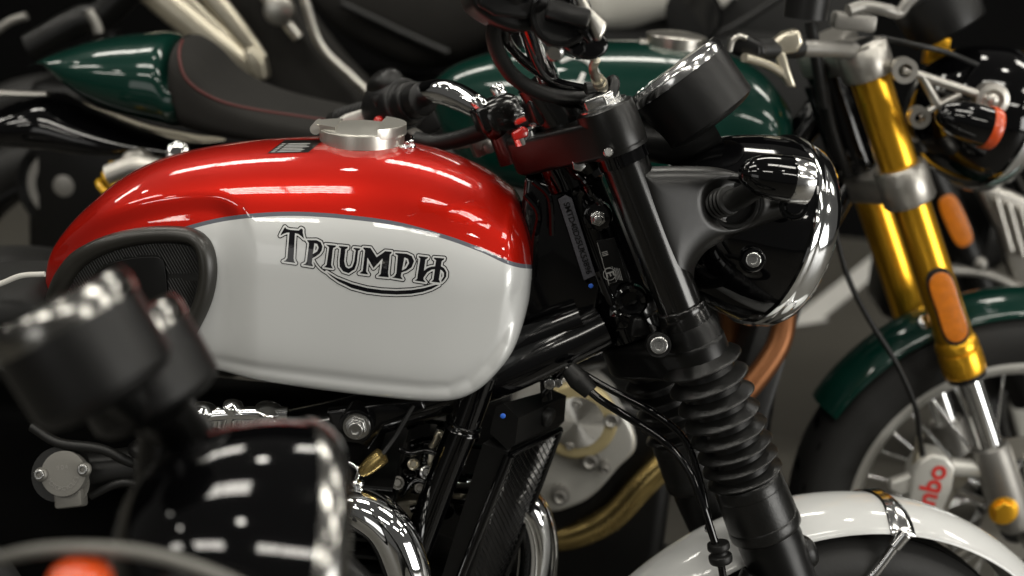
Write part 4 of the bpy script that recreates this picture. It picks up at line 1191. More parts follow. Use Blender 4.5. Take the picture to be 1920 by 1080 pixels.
for (px, py, yy, r, mt) in ((800, 886, -.07, .0085, 'zinc'), (786, 915, -.07, .006, 'grey_alloy'), (830, 905, -.06, .007, 'zinc'), (775, 870, -.06, .007, 'champagne'), (806, 935, -.06, .010, 'grey_alloy'), (846, 846, -.05, .006, 'zinc'), (745, 905, -.07, .008, 'grey_alloy')):
    c = B.p(px, py, yy)
    obj('fitting', [lathe([(-.02, r * .7), (-.004, r * .7), (-.004, r), (.004, r), (.005, r * .75), (.001, r * .5), (.001, 0)], c, (-B.Y + B.Z * .35 + B.X * .2).normalized(), 18)], mt, red, angle=30)
for pts, r in (([(748, 842), (770, 850), (800, 845), (830, 856)], .0035), ([(752, 930), (778, 900), (812, 905), (838, 880)], .003), ([(770, 955), (800, 948), (826, 930)], .0045)):
    obj('fuel_hose', tube(B.ps(pts, -.07), r, 12, 8), 'black_gloss', red)
# chrome cam cover ends between tank and near headlight
chs = []
for (px, py, r, h) in ((384, 762, .014, .03), (438, 756, .012, .034), (410, 768, .008, .02), (455, 768, .009, .02), (480, 770, .007, .02), (505, 764, .016, .02)):
    c = B.p(px, py, -.10)
    chs.append(lathe(rprof([(-h, r * 1.1), (-h * .4, r * .9), (-h * .1, r), (0, r * .75), (.003, r * .3), (.0035, 0)], 3), c, (B.Z - B.Y * .25 + B.X * .15).normalized(), 24))
chs.append(tube(B.ps([(350, 790), (400, 778), (470, 775), (540, 776)], -.10), .008, 14, 6))
obj('chrome_head_cover', chs, 'chrome', red)
obj('head_bolt', [hexbolt(B.p(330, 815, -.10), (B.Z - B.Y * .3).normalized(), .007, .008), lathe([(0, .011), (.002, .011)], B.p(330, 818, -.10), (B.Z - B.Y * .3).normalized(), 20)], 'grey_alloy', red)
obj('head_cover_lobe', [ball(B.p(305, 832, -.09), (B.X, B.Y, B.Z), .03, .02, .014), ball(B.p(272, 842, -.09), (B.X, B.Y, B.Z), .02, .02, .012)], 'black_satin', red)
# carburettor-style cap with embossed ring of letters
kb = B.p(118, 888, -.11); kn = camdir(-.05, -.12, 1); kX = camdir(.98, -.12, .05); kY = kn.cross(kX).normalized(); kX = kY.cross(kn).normalized()
R_ = 45 * mpp(kb)
cb = obj('throttle_body_cap', [lathe(rprof([(-.016, R_ * .92), (-.004, R_ * .95), (-.001, R_ * .93), (0, R_ * .86), (.0005, 0)], 3), kb, kn, 40),
                          lathe(rprof([(-.05, R_ * .6), (-.03, R_ * .7), (-.016, R_ * .9)], 3), kb - kY * .012, kn, 32),
                          box(kb - kY * .028 - kn * .02, (kX, kY, kn), R_ * .6, .012, .012, .004), ball(kb - kX * R_ * .92 + kY * .002, (kX, kY, kn), .0085, .0085, .006), ball(kb + kX * R_ * .92 + kY * .002, (kX, kY, kn), .0085, .0085, .006)], 'dim_alloy', red)
for s in (-1, 1):
    obj('cap_screw', socket_bolt(kb + kX * s * R_ * .92 + kY * .002 + kn * .004, kn, .0058, .004), 'zinc', cb)
word = 'MOTORCYCLES'
ls = []
for i, ch in enumerate(word):
    th = rad(-90 + (i - 5) * 13.5)
    d_ = kX * math.cos(th) + kY * math.sin(th)
    tY = -d_; tX = tY.cross(kn).normalized()
    ls.append(text_shape(ch, kb + d_ * R_ * .62 + kn * .0006, tX, tY, .0072, .0004))
for i, ch in enumerate('904'):
    ls.append(text_shape(ch, kb + kX * (.005 * (i - 1)) + kY * R_ * .25 + kn * .0006, kX, kY, .0075, .0004))
obj('cap_lettering', ls, 'grey_alloy', cb)
obj('throttle_body', [lathe(rprof([(-.09, .03), (-.03, .034), (-.012, .032)], 3), kb - kX * .01, kn, 32), lathe([(-.05, .024), (.05, .024), (.052, .028), (.06, .028)], kb - kn * .05 + kX * .05, kX, 28), lathe([(0, .027), (.004, .030), (.010, .030), (.014, .027)], kb - kn * .05 + kX * .075, kX, 28)], 'black_rubber', red)
obj('fuel_hose', [tube(B.ps([(60, 800, -.08), (110, 830, -.09), (190, 842, -.09), (260, 870, -.08), (330, 850, -.08)]), .006, 12, 8), tube(B.ps([(170, 930, -.09), (230, 905, -.09), (300, 915, -.08), (360, 890, -.07)]), .005, 12, 8)], 'black_rubber', red)
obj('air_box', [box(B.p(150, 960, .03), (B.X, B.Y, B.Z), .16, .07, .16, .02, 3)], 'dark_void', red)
# chrome exhaust headers
obj('exhaust_header', [tube(B.ps([(560, 960, -.02), (620, 945, -.07), (672, 952, -.105), (722, 985, -.12), (752, 1040, -.125), (768, 1110, -.125), (770, 1250, -.12)]), .0275, 32, 12)], 'chrome', red, angle=80, label='curved chrome exhaust header on the near side')
obj('exhaust_header', [tube(B.ps([(860, 930, .06), (930, 930, .05), (985, 950, .05), (1008, 1010, .05), (1005, 1090, .05), (985, 1250, .05)]), .026, 32, 12)], 'chrome', red, angle=80, label='chrome exhaust header on the far side behind the radiator')
# rear wheel, stand (out of the picture, carries the bike)
rwc = B.w(B.lo(B.p(-330, 900, 0))[0], 0, 0); rwc = rwc - B.Z * ((rwc.z - .31) / B.Z.z)
wheel(red, rwc, B.X, B.Z, B.Y, .31, .225, .065, 0, 'rear_wheel')
obj('swing_arm', [tube([rwc - B.Y * .11, B.p(350, 1350, -.10)], .02, 16, 2), tube([rwc + B.Y * .11, B.p(350, 1350, .10)], .02, 16, 2)], 'black_frame', red)
# ================================================================== green cafe racer behind
G = Fr(2.30, 4.0)
grn = thing('green_cafe_racer', 'dark green cafe racer with gold forks standing behind the red tank', 'motorcycle', base_of(G, 1100))
gt = body(G, [(800, 180), (815, 150), (850, 122), (900, 103), (960, 90), (1040, 81), (1130, 76), (1220, 76), (1300, 84), (1370, 102), (1420, 128), (1455, 165), (1478, 205), (1490, 250, -.06), (1492, 290, -.08)],
          [(800, 180), (820, 260), (870, 330), (960, 370), (1100, 390), (1300, 400), (1420, 390), (1470, 350, -.08), (1492, 290, -.08)],
          [(800, .07), (950, .11), (1150, .135), (1350, .13), (1490, .10)], yt=.012, yb=-.11, nt=2.3, nb=3.5, nu=120, nv=110, zmid=.5, rear=.08, front=.05)
gtank = obj('fuel_tank', gt, 'green_paint', grn, angle=80)
gbvh = BVHTree.FromPolygons([tuple(v) for v in gt[0]], gt[1])
def on_green(px, py, off=.001):
    r = pray(px, py).normalized()
    h, nn, i, d = gbvh.ray_cast(CAM_P, r)
    if h is None: h, nn, i, d = gbvh.find_nearest(G.p(px, py, -.1))
    if nn.dot(r) > 0: nn = -nn
    return h + nn * off
scr = []
for st, r in (([(1050, 116), (1078, 108), (1104, 118), (1120, 140), (1122, 162)], .0042), ([(1094, 138), (1084, 162), (1076, 188)], .0042), ([(1108, 168), (1098, 196), (1092, 216), (1102, 214), (1114, 196)], .0032),
              ([(1120, 188), (1114, 212), (1124, 206), (1134, 190), (1130, 212)], .0030), ([(1140, 200), (1136, 222), (1150, 206), (1150, 222), (1162, 208)], .003), ([(960, 112), (990, 104), (1030, 106)], .003)):
    scr.append(tube([on_green(x, y, .0) for x, y in st], r, 10, 6, flat=1.0))
obj('script_lettering', scr, 'print_white', gtank, label='white script lettering on the green tank')
gcc = G.p(1266, 96, -.005); gk = mpp(gcc)
gup = (G.Z - G.Y * .02).normalized()
gcap = obj('fuel_cap', [lathe(rprof([(-.012, 50 * gk), (-.004, 52 * gk), (.0, 55 * gk), (.020, 57 * gk), (.025, 54 * gk), (.029, 30 * gk), (.030, 8 * gk), (.0302, 0)], 4), gcc, gup, 48)], 'brushed_steel', grn, label='brushed filler cap on the green tank')
obj('cap_hinge', box(gcc - G.X * 58 * gk + gup * .008, (G.X, G.Y, gup), .010, .012, .006, .003), 'brushed_steel', gcap)
tail = body(G, [(62, 132), (75, 118), (110, 98), (160, 80), (210, 68), (270, 61), (330, 62), (352, 100)], [(62, 132), (85, 155), (130, 190), (200, 222), (270, 240), (330, 249), (348, 215), (352, 100)],
            [(62, .03), (150, .085), (260, .112), (352, .117)], yt=.02, yb=-.10, nt=2.3, nb=2.6, nu=60, nv=60, rear=.06, front=.02)
obj('tail_cowl', tail, 'green_paint', grn, angle=80, label='dark green pointed tail cowl')
seat_g = body(G, [(321, 96, -.09), (327, 80, -.06), (338, 70, -.03), (356, 66), (376, 72), (402, 92), (432, 126), (472, 154), (540, 180), (640, 203), (740, 224), (830, 240)], [(319, 190), (328, 225), (346, 252), (450, 270), (600, 286), (740, 292), (830, 240)],
              [(318, .118), (400, .125), (560, .125), (830, .10)], yt=.02, yb=-.115, nt=2.8, nb=4, nu=80, nv=60, rear=.008, front=.08)
sg_ = obj('saddle', seat_g, 'seat_grey', grn, angle=60, label='grey suede saddle with red stitching')
sbv = BVHTree.FromPolygons([tuple(v) for v in seat_g[0]], seat_g[1])
def on_seat(px, py):
    r = pray(px, py).normalized(); h, nn, i, d = sbv.ray_cast(CAM_P, r)
    if h is None: h, nn, i, d = sbv.find_nearest(G.p(px, py, -.1))
    return h
obj('red_seam', tube([on_seat(x, y) for x, y in ((342, 76), (336, 95), (338, 120), (348, 146), (374, 170), (420, 192), (480, 206), (560, 218), (640, 230), (700, 238))], .0026, 8, 6), 'red_stitch', sg_)
rf = body(G, [(-80, 262), (-40, 228), (10, 200), (60, 182), (110, 176), (180, 205), (260, 235), (345, 256), (400, 262)], [(-80, 262), (-40, 282), (60, 290), (160, 300), (280, 300), (400, 300)], [(-80, .05), (100, .09), (400, .08)], yt=0, yb=-.08, nu=50, nv=50, rear=.06)
obj('rear_mudguard', rf, 'black_gloss', grn, angle=80)
obj('number_bracket', [tube(G.ps([(-30, 172), (40, 176), (90, 176)], -.05), .010, 12, 4, flat=.4)], 'grey_alloy', grn)
# rear shock
sh0, sh1 = G.p(268, 296, -.13), G.p(120, 500, -.13)
sdir = (sh1 - sh0).normalized()
shk = obj('rear_shock', [lathe([(-.01, .012), (.0, .022), (.01, .026), (.03, .026), (.032, .014), (.32, .012)], sh0, sdir, 28), tube(G.ps([(205, 330), (255, 312), (300, 318)], -.15), .018, 20, 6)], 'cast_silver', grn)
cv = []
aa = sdir.orthogonal().normalized(); ab = sdir.cross(aa)
for i in range(5 * 16):
    th = 2 * math.pi * i / 16
    cv.append(sh0 + sdir * (.036 + .0165 * i / 16) + (aa * math.cos(th) + ab * math.sin(th)) * .031)
obj('shock_spring', tube(cv[:40], .0062, 10, 1), 'spring_gold', shk)
obj('shock_bolt', [lathe(rprof([(0, .018), (.012, .017), (.016, .01), (.016, 0)], 3), G.p(336, 290, -.15), camdir(0, -.2, 1), 24)], 'chrome', shk)

# forks
gA, gB = G.p(1622, 115, -.10), G.p(1866, 870, -.10)
gfa = (gB - gA).normalized(); gfx = (G.X - gfa * G.X.dot(gfa)).normalized()
def gs_(row): return (G.p(1622 + (row - 115) * .3232, row, -.10) - gA).dot(gfa)
hA = G.p(1602, 270, .10)
for k2, (o_, yy) in enumerate(((gA, -.10), (hA - gfa * gs_(270) + gA * 0, .10))):
    lg_ = obj('fork_leg', [lathe([(-.0, .0285), (gs_(640), .0285)], o_, gfa, 48)], 'gold_anodised', grn, label='gold fork tube')
    obj('seal_collar', lathe(rprof([(gs_(632), .0285), (gs_(640), .0325), (gs_(652), .033), (gs_(655), .031), (gs_(660), .0335), (gs_(692), .0335), (gs_(700), .030)], 3), o_, gfa, 48), 'gold_anodised', lg_, angle=35)
    obj('seal_lip', lathe([(gs_(697), .032), (gs_(707), .030), (gs_(709), .021)], o_, gfa, 40), 'black_rubber', lg_)
    obj('slider', lathe([(gs_(700), .0205), (gs_(860), .0205)], o_, gfa, 40), 'chrome', lg_)
    obj('axle_lug', [lathe(rprof([(gs_(838), .021), (gs_(842), .030), (gs_(930), .032), (gs_(975), .028), (gs_(990), .02)], 3), o_, gfa, 36)], 'grey_alloy', lg_)
    obj('top_cap', [lathe([(-.03, .016), (-.03, .022), (-.012, .024), (-.012, .0275), (0, .0275)], o_, gfa, 36)], 'black_satin', lg_)
rfc = gA + gfa * gs_(565) - G.Y * .0295
rq = []
for (u_, v_) in sp2([(-.017, -.045), (0, -.058), (.017, -.045), (.018, 0), (.017, .045), (0, .058), (-.017, .045), (-.018, 0)], 5, True):
    rq.append(rfc + gfx * u_ + gfa * v_)
obj('side_reflector', prism(rq, -G.Y * .006, .002), 'amber_lens', grn, label='amber side reflector on the gold fork tube')
obj('reflector_frame', prism([rfc + (p - rfc) * 1.12 + G.Y * .003 for p in rq], -G.Y * .005, .001), 'black_rubber', grn)
def gfork(s, lat, fwd): return gA + gfa * s + G.Y * (lat + .10) + gfx * fwd
def gy(circs, s0, s1, bev): return prism([gfork(s1, a, b) for a, b in plan(circs)], gfa * (s0 - s1), bev, 3)
obj('upper_yoke', [lathe([(-.025, .036), (-.022, .039), (.020, .039), (.024, .036)], gA, gfa, 48), gy([(-.10, 0, .034), (0, -.045, .035)], -.028, .012, .006), gy([(.10, 0, .034), (0, -.045, .0345)], -.0275, .0115, .006)], 'cast_silver', grn, angle=50)
s5 = gs_(345)
obj('lower_yoke', [lathe([(s5 - .030, .037), (s5 - .026, .040), (s5 + .026, .040), (s5 + .03, .037)], gA, gfa, 48), gy([(-.10, 0, .034), (0, -.045, .037)], s5 - .02, s5 + .022, .006), gy([(.10, 0, .036), (0, -.045, .0365)], s5 - .0195, s5 + .0215, .006)], 'cast_silver', grn, angle=50)
obj('steering_head', [tube([gfork(-.02, 0, -.045), gfork(s5, 0, -.045)], .030, 28, 2), tube([gfork(.02, -.03, -.075), gfork(s5 - .03, -.03, -.075)], .012, 16, 2)], 'black_frame', grn)
obj('frame', [tube([gfork(.05, 0, -.05), G.p(1420, 330, 0), G.p(1200, 380, 0)], .024, 20, 6), tube([gfork(s5 - .05, -.02, -.06), G.p(1400, 480, -.08), G.p(1150, 660, -.11), G.p(900, 700, -.11)], .018, 18, 8), tube([gfork(s5 - .02, 0, -.05), G.p(1460, 600, -.05), G.p(1400, 900, -.06), G.p(1300, 1100, -.06)], .02, 18, 8)], 'black_frame', grn)
obj('wiring', [tube(G.ps([(1540, 90, -.05), (1545, 160, -.08), (1560, 240, -.07), (1590, 330, -.06)]), .008, 12, 8), tube(G.ps([(1520, 40, -.1), (1530, 110, -.1), (1545, 200, -.08)]), .009, 12, 8), tube(G.ps([(1650, 70, -.1), (1720, 85, -.12), (1780, 100, -.1), (1850, 130, -.05)]), .004, 10, 8),
               tube(G.ps([(1565, 430, -.14), (1590, 520, -.15), (1630, 600, -.16), (1680, 680, -.16), (1715, 760, -.15), (1725, 820, -.12), (1732, 860, -.10)]), .0042, 12, 10)], 'black_rubber', grn)
# handlebar end, lever and silver clamp left of the yoke
hbc = obj('clip_on_bar', [tube(G.ps([(1600, 95, -.12), (1560, 92, -.16), (1500, 90, -.20)]), .0125, 20, 6)], 'grey_alloy', grn)
obj('grip', tube(G.ps([(1500, 90, -.20), (1450, 92, -.23), (1410, 94, -.25)]), .014, 20, 6), 'black_rubber', hbc)
obj('lever_clamp', [prism([G.p(x, y, -.24) for x, y in ((1438, 88), (1470, 62), (1500, 54), (1508, 80), (1496, 100), (1460, 104))], G.Y * .03, .006), prism([G.p(x, y, -.24) for x, y in ((1452, 96), (1472, 94), (1482, 130), (1494, 165), (1478, 164), (1462, 140))], G.Y * .014, .004),
                    tube(G.ps([(1470, 140, -.23), (1440, 122, -.25), (1410, 112, -.27), (1395, 108, -.28)]), .0065, 12, 6)], 'champagne', hbc)
obj('switch_pod', [prism([G.p(x, y, -.26) for x, y in ((1370, 70), (1400, 66), (1436, 82), (1440, 106), (1400, 112), (1368, 100))], G.Y * .04, .006)], 'black_satin', hbc)
obj('cable_end', [tube(G.ps([(1368, 96, -.27), (1374, 76, -.27), (1386, 68, -.27), (1400, 72, -.27)]), .004, 10, 6)], 'brushed_steel', hbc)
obj('bar_clamp', [tube(G.ps([(1590, 20, -.16), (1620, 12, -.15), (1660, 18, -.15), (1685, 24, -.14), (1702, 4, -.14), (1730, -20, -.14)]), .009, 14, 6), box(G.p(1600, 40, -.14), (G.X, G.Y, G.Z), .03, .02, .012, .005)], 'grey_alloy', grn)
obj('brake_reservoir', [lathe(rprof([(0, .03), (.05, .03), (.055, .02), (.055, 0)], 3), G.p(1510, 34, -.2), G.Z, 28)], 'black_plastic', grn)
# headlight with A-shaped bracket
GHA = camdir(.92, .20, -.34)
ghc = G.p(1850, 219, 0); gkk = mpp(ghc)
ghl = obj('headlight', lathe([(t * .98, r) for t, r in rprof([(-.128, .0), (-.127, .022), (-.118, .048), (-.10, .072), (-.07, .094), (-.03, .108), (0, .112)], 5)], ghc, GHA, 64), 'black_gloss', grn, angle=60)
obj('headlight_rim', lathe([(-.004, .111), (-.004, .1165), (.004, .117), (.022, .113), (.032, .106), (.034, .098), (.02, .096)], ghc, GHA, 72, True), 'rim_chrome', ghl, angle=50)
obj('headlight_glass', lathe([(.026, .098), (.036, .07), (.042, .03), (.043, 0)], ghc, GHA, 48), 'lens_glass', ghl)
obj('reflector', lathe(rprof([(.02, .096), (-.01, .08), (-.04, .05), (-.06, 0)], 4), ghc, GHA, 48), 'chrome', ghl)
def gp(x, y): return G.p(x, y, -.135)
ab_ = obj('headlight_bracket', [tube([gp(1692, 130), gp(1860, 186)], .0095, 16, 3, flat=.7), tube([gp(1728, 142), gp(1758, 196)], .010, 16, 3, flat=.7), tube([gp(1724, 218), gp(1760, 196), gp(1800, 176)], .0075, 16, 5, flat=.7),
                               lathe([(-.012, .010), (-.012, .0185), (.012, .0185), (.012, .010)], gp(1694, 131), -G.Y, 28, True), lathe([(-.012, .008), (-.012, .0155), (.012, .0155), (.012, .008)], gp(1722, 219), -G.Y, 28, True),
                               lathe([(-.014, .0), (-.014, .024), (.010, .024), (.012, .016), (.006, .012), (.012, .008), (.014, 0)], gp(1858, 186), -G.Y, 28)], 'cast_silver', grn, angle=45)
gic = G.p(1848, 238, -.19); gik = mpp(gic)
gin = obj('indicator', lathe([(-x * gik, r * gik) for x, r in sp2([(102, 0), (100, 10), (88, 22), (62, 33), (30, 38), (0, 39)], 4)], gic, camdir(.95, .25, -.15), 40), 'black_gloss', grn)
obj('orange_lens', lathe([(x * gik, r * gik) for x, r in sp2([(-2, 41), (10, 42), (20, 38), (26, 20), (27, 0)], 4)], gic, camdir(.95, .25, -.15), 40), 'orange_lens', gin)
ggc = G.p(1745, -10, 0)
gga = obj('instrument', lathe(rprof([(0, .062), (-.005, .064), (-.055, .060), (-.065, .05), (-.07, 0)], 3), ggc, camdir(-.5, -.86, .1), 48), 'black_plastic', grn, angle=30)
obj('instrument_mount', box(G.p(1755, 95, .06), (G.X, G.Y, G.Z), .018, .012, .022, .003), 'gold_anodised', grn)
# front wheel, mudguard, brake
gwc = G.p(1885, 955, 0.0)
if gwc.z < .355: pass
GR = gwc.z
print('GREEN WHEEL', gwc, 'RED WHEEL', wc, 'red base', red.location)
GRv = 408 * mpp(gwc)
gw = wheel(grn, gwc, G.X, G.Z, G.Y, GRv, 300 * mpp(gwc), .056, 36, lab='black front tyre on a silver spoked rim')
obj('tread_groove', [loft([[gwc + (G.X * math.cos(t) + G.Z * math.sin(t)) * (GRv * (.985 if b else 1.0) - .03 * q * q) * 1.0 + G.Y * (.054 * (-q)) + (G.X * math.cos(t) + G.Z * math.sin(t)) * (.0045 if not b else 0) for (q, t, b) in ((.25, t0, 0), (.25, t0 + .035, 0), (.25, t0 + .035, 1), (.25, t0, 1))],
                           [gwc + (G.X * math.cos(t) + G.Z * math.sin(t)) * (GRv * (.985 if b else 1.0) - .03 * q * q) + G.Y * (.054 * (-q)) + (G.X * math.cos(t) + G.Z * math.sin(t)) * (.0045 if not b else 0) for (q, t, b) in ((.8, t0 + .1, 0), (.8, t0 + .135, 0), (.8, t0 + .135, 1), (.8, t0 + .1, 1))]]) for t0 in np.arange(1.2, 4.2, .22)], 'dark_void', gw)['kind'] = 'stuff'
g2_ = arc_sheet(gwc, G.X, G.Z, G.Y, GRv + .022, rad(154), rad(52), .062, .030, 60, 16, 2.2)
obj('front_mudguard', shell(g2_, lambda i, k: (gwc - V3(g2_[i][k])).normalized(), .002), 'green_paint', grn, angle=60, label='dark green front mudguard')
obj('mudguard_bolt', lathe(rprof([(0, .012), (.004, .011), (.007, .005), (.007, 0)], 3), G.p(1733, 604, -.085), camdir(.1, -.3, 1), 20), 'zinc', grn)
dk = obj('brake_disc', [lathe([(-.0025, .155), (.0025, .155), (.0025, .118), (-.0025, .118)], gwc - G.Y * .062, G.Y, 72, True)], 'brushed_steel', grn)
car = []
for i in range(6):
    th = rad(20 + 60 * i)
    car.append(tube([gwc - G.Y * .064 + (G.X * math.cos(th) + G.Z * math.sin(th)) * .05, gwc - G.Y * .064 + (G.X * math.cos(th + .25) + G.Z * math.sin(th + .25)) * .122], .010, 10, 3, flat=.4))
car.append(lathe([(-.004, .06), (.004, .06), (.004, .03), (-.004, .03)], gwc - G.Y * .064, G.Y, 40, True))
obj('disc_carrier', car, 'cast_silver', dk)
cp = [(1712, 884), (1726, 866), (1748, 852), (1776, 858), (1792, 876), (1786, 920), (1768, 960), (1744, 996), (1716, 1010), (1700, 990), (1704, 940)]
cal = obj('brake_caliper', [prism([G.p(x, y, -.118) for x, y in cp], G.Y * .05, .006, 3), prism([G.p(x, y, -.11) for x, y in ((1670, 905), (1712, 890), (1712, 925), (1690, 930), (1668, 920))], G.Y * .02, .004), tube(G.ps([(1780, 875), (1850, 880)], -.10), .015, 14, 2)], 'alloy_bright', grn, angle=50)
tx = camdir(.315, -.95); ty = camdir(-.95, -.315)
tO = G.p(1742, 928, -.1195)
bX = (G.p(1765, 880, -.12) - G.p(1722, 1000, -.12)).normalized(); bY = (-G.Y).cross(bX).normalized()
obj('caliper_lettering', text_shape('brembo', G.p(1734, 950, -.1192), bX, bY, .046, .0006, .02), 'print_red', cal, label='red lettering on the silver caliper')
obj('bleed_nipple', tube(G.ps([(1716, 870), (1722, 830), (1726, 815)], -.10), .0055, 10, 4), 'champagne', cal)
obj('axle_nut', [hexbolt(G.p(1881, 957, -.16), -G.Y, .019, .014), lathe([(0, .023), (.003, .023), (.004, .02)], G.p(1881, 957, -.158), -G.Y, 28)], 'gold_anodised', grn)
obj('axle', tube([gwc - G.Y * .16, gwc + G.Y * .16], .012, 16, 1), 'zinc', grn)
# engine seen through the gap below the red bike's steering head
ec = obj('engine_cover', [prism([G.p(x, y, -.17) for x, y in sp2([(965, 712), (1010, 700), (1062, 704), (1110, 722), (1150, 752), (1185, 800), (1192, 845), (1160, 880), (1120, 925), (1080, 950), (1020, 960), (960, 900)], 4, True)], G.Y * .10, .010, 4)], 'alloy_bright', grn, angle=60)
ed = G.p(1082, 790, -.182)
obj('cover_ring', lathe(rprof([(-.012, .062), (-.002, .062), (.002, .060), (.004, .056), (.004, .044)], 3), ed, -G.Y, 48), 'pale_gold', ec)
obj('brushed_disc', lathe(rprof([(-.004, .040), (.004, .040), (.006, .038), (.006, 0)], 3), ed, -G.Y, 48), 'radial_steel' if 'radial_steel' in MAT else 'brushed_steel', ec)
for (x, y, r) in ((1082, 757, .006), (1068, 836, .006), (1146, 788, .011), (1106, 866, .011), (1050, 932, .010), (1134, 880, .006)):
    c = G.p(x, y, -.186)
    obj('cover_bolt', [lathe([(-.02, r * 1.6), (-.004, r * 1.5), (-.003, r), (.003, r), (.004, r * .8), (.001, r * .5), (.001, 0)], c, -G.Y, 20)], 'grey_alloy', ec, angle=30)
obj('engine', [box(G.p(1000, 850, 0), (G.X, G.Y, G.Z), .22, .15, .16, .03, 3), box(G.p(1000, 1250, 0), (G.X, G.Y, G.Z), .25, .14, .2, .03, 3)], 'black_satin', grn)
eh = obj('exhaust_header', tube(G.ps([(1035, 1012, -.13), (1090, 1000, -.15), (1150, 968, -.16), (1210, 905, -.165), (1290, 830, -.16), (1350, 780, -.155)]), .0215, 28, 10), 'bronze_header', grn, angle=80)
obj('heat_tinted_bend', tube(G.ps([(1348, 782, -.155), (1370, 762, -.15), (1425, 700, -.13), (1462, 640, -.11), (1470, 575, -.09), (1450, 500, -.07)]), .0185, 28, 10), 'copper_header', eh, angle=80)
obj('exhaust_header', tube(G.ps([(1250, 800, .05), (1320, 730, .05), (1362, 670, .05), (1372, 600, .05), (1350, 540, .05)]), .0185, 28, 10), 'copper_header', grn, angle=80)
obj('radiator', box(G.p(1405, 690, 0.0), (camdir(.94, .3, 0), camdir(0, 0, 1), camdir(-.3, .94, 0)), .03, .12, .15, .006), 'black_plastic', grn)
grw = G.w(G.lo(G.p(60, 800, 0))[0], 0, 0); grw = grw - G.Z * ((grw.z - .33) / G.Z.z)
wheel(grn, grw, G.X, G.Z, G.Y, .33, .24, .07, 0, 'rear_wheel', None, 'dim_alloy')
obj('swing_arm', [tube([grw - G.Y * .11, G.p(700, 1000, -.11)], .022, 16, 2), tube([grw + G.Y * .11, G.p(700, 1000, .11)], .022, 16, 2)], 'grey_alloy', grn)

# ================================================================== near motorcycle at the lower left, out of focus
N = Fr(.88, 4.0)
nr = thing('black_motorcycle', 'out-of-focus black motorcycle closest to the camera, chrome-rimmed dials and headlight', 'motorcycle', base_of(N, 400))
def pod(px, py, y, rpx_m, L, tw):
    c = N.p(px, py, y); ax = camdir(-.483, -.876, tw); r = rpx_m
    p_ = obj('instrument', [lathe(rprof([(-.006, r * .95), (-.010, r * .985), (-.050, r * .975), (-L, r * .95), (-L - .006, r * .86), (-L - .010, r * .6), (-L - .012, 0)], 3), c, ax, 72)], 'black_plastic', nr, angle=35, label='round black instrument pod with bright bezel')
    obj('bezel', lathe([(-.010, r * .96), (-.010, r * 1.0), (-.002, r * 1.01), (.003, r * .985), (.007, r * .94), (.008, r * .88), (.002, r * .86)], c, ax, 72, True), 'dull_chrome', p_, angle=40)
    obj('dial_glass', lathe(rprof([(.006, r * .9), (.008, r * .6), (.009, 0)], 3), c, ax, 48), 'dial_glass', p_)
    obj('dial_face', lathe([(-.004, r * .93), (-.002, 0)], c, ax, 40), 'black_satin', p_)
pod(112, 586, 0.0, .0490, .055, .16)
pod(222, 628, .09, .0490, .053, .16)
nhc = N.p(532, 1075, .03); nHA = camdir(.93, .18, -.32)
nk_ = 292 * mpp(nhc) / .1185
nhl = obj('headlight', lathe([(t * nk_, r * nk_) for t, r in rprof([(-.130, .0), (-.129, .022), (-.120, .052), (-.10, .080), (-.07, .100), (-.035, .112), (0, .1175)], 5)], nhc, nHA, 80), 'black_gloss', nr, angle=60)
obj('headlight_rim', lathe([(a * nk_, b_ * nk_) for a, b_ in ((-.004, .114), (-.004, .1185), (.001, .1195), (.006, .1185), (.014, .116), (.020, .111), (.024, .104), (.014, .100))], nhc, nHA, 96, True), 'dull_chrome', nhl, angle=50)
obj('headlight_glass', lathe([(.018 * nk_, .10 * nk_), (.030 * nk_, .06 * nk_), (.034 * nk_, 0)], nhc, nHA, 64), 'lens_glass', nhl)
obj('reflector', lathe(rprof([(.012 * nk_, .098 * nk_), (-.02, .07), (-.05, .0)], 5), nhc, nHA, 64), 'chrome', nhl)
for yy in (.06, .24):
    nl0 = N.p(470, 930, yy); nl = obj('fork_leg', lathe([(0, .024), (.2, .024), (.21, .030), (.56, .030)], nl0, (N.w(.17, yy, -.62) - nl0).normalized(), 32), 'black_satin', nr)
obj('instrument_bracket', [tube(N.ps([(300, 760, .06), (380, 860, .10), (470, 930, .15)]), .02, 16, 5), tube(N.ps([(200, 720, .02), (300, 800, .08)]), .014, 12, 3)], 'black_satin', nr)
nw0 = N.w(.17, .08, 0); nw0 = nw0 - N.Z * ((nw0.z - .31) / N.Z.z)
wheel(nr, nw0, N.X, N.Z, N.Y, .31, .225, .055, 0, 'front_wheel')
nw1 = N.w(-1.25, .08, 0); nw1 = nw1 - N.Z * ((nw1.z - .31) / N.Z.z)
wheel(nr, nw1, N.X, N.Z, N.Y, .31, .225, .065, 0, 'rear_wheel')
obj('frame', [tube([N.p(320, 800, .08), N.w(-.3, .08, -.65), N.w(-.8, .08, -.7), nw1], .022, 16, 6)], 'black_frame', nr)
ir = obj('indicator', [ball(N.p(150, 1100, -.12), (N.X, N.Y, N.Z), .019, .019, .016, e=2.3)], 'orange_lens', nr, label='orange indicator lens, out of focus')
obj('chrome_hoop', [tube(N.ps([(-40, 1058, -.10), (60, 1034, -.11), (160, 1028, -.115), (260, 1036, -.115), (350, 1058, -.11), (440, 1092, -.10), (500, 1130, -.09)]), .0040, 18, 8)], 'dim_alloy', nr)
obj('indicator_stalk', tube(N.ps([(330, 1070, -.10), (340, 1110, -.10), (330, 1160, -.05)]), .010, 14, 4), 'black_satin', nr)

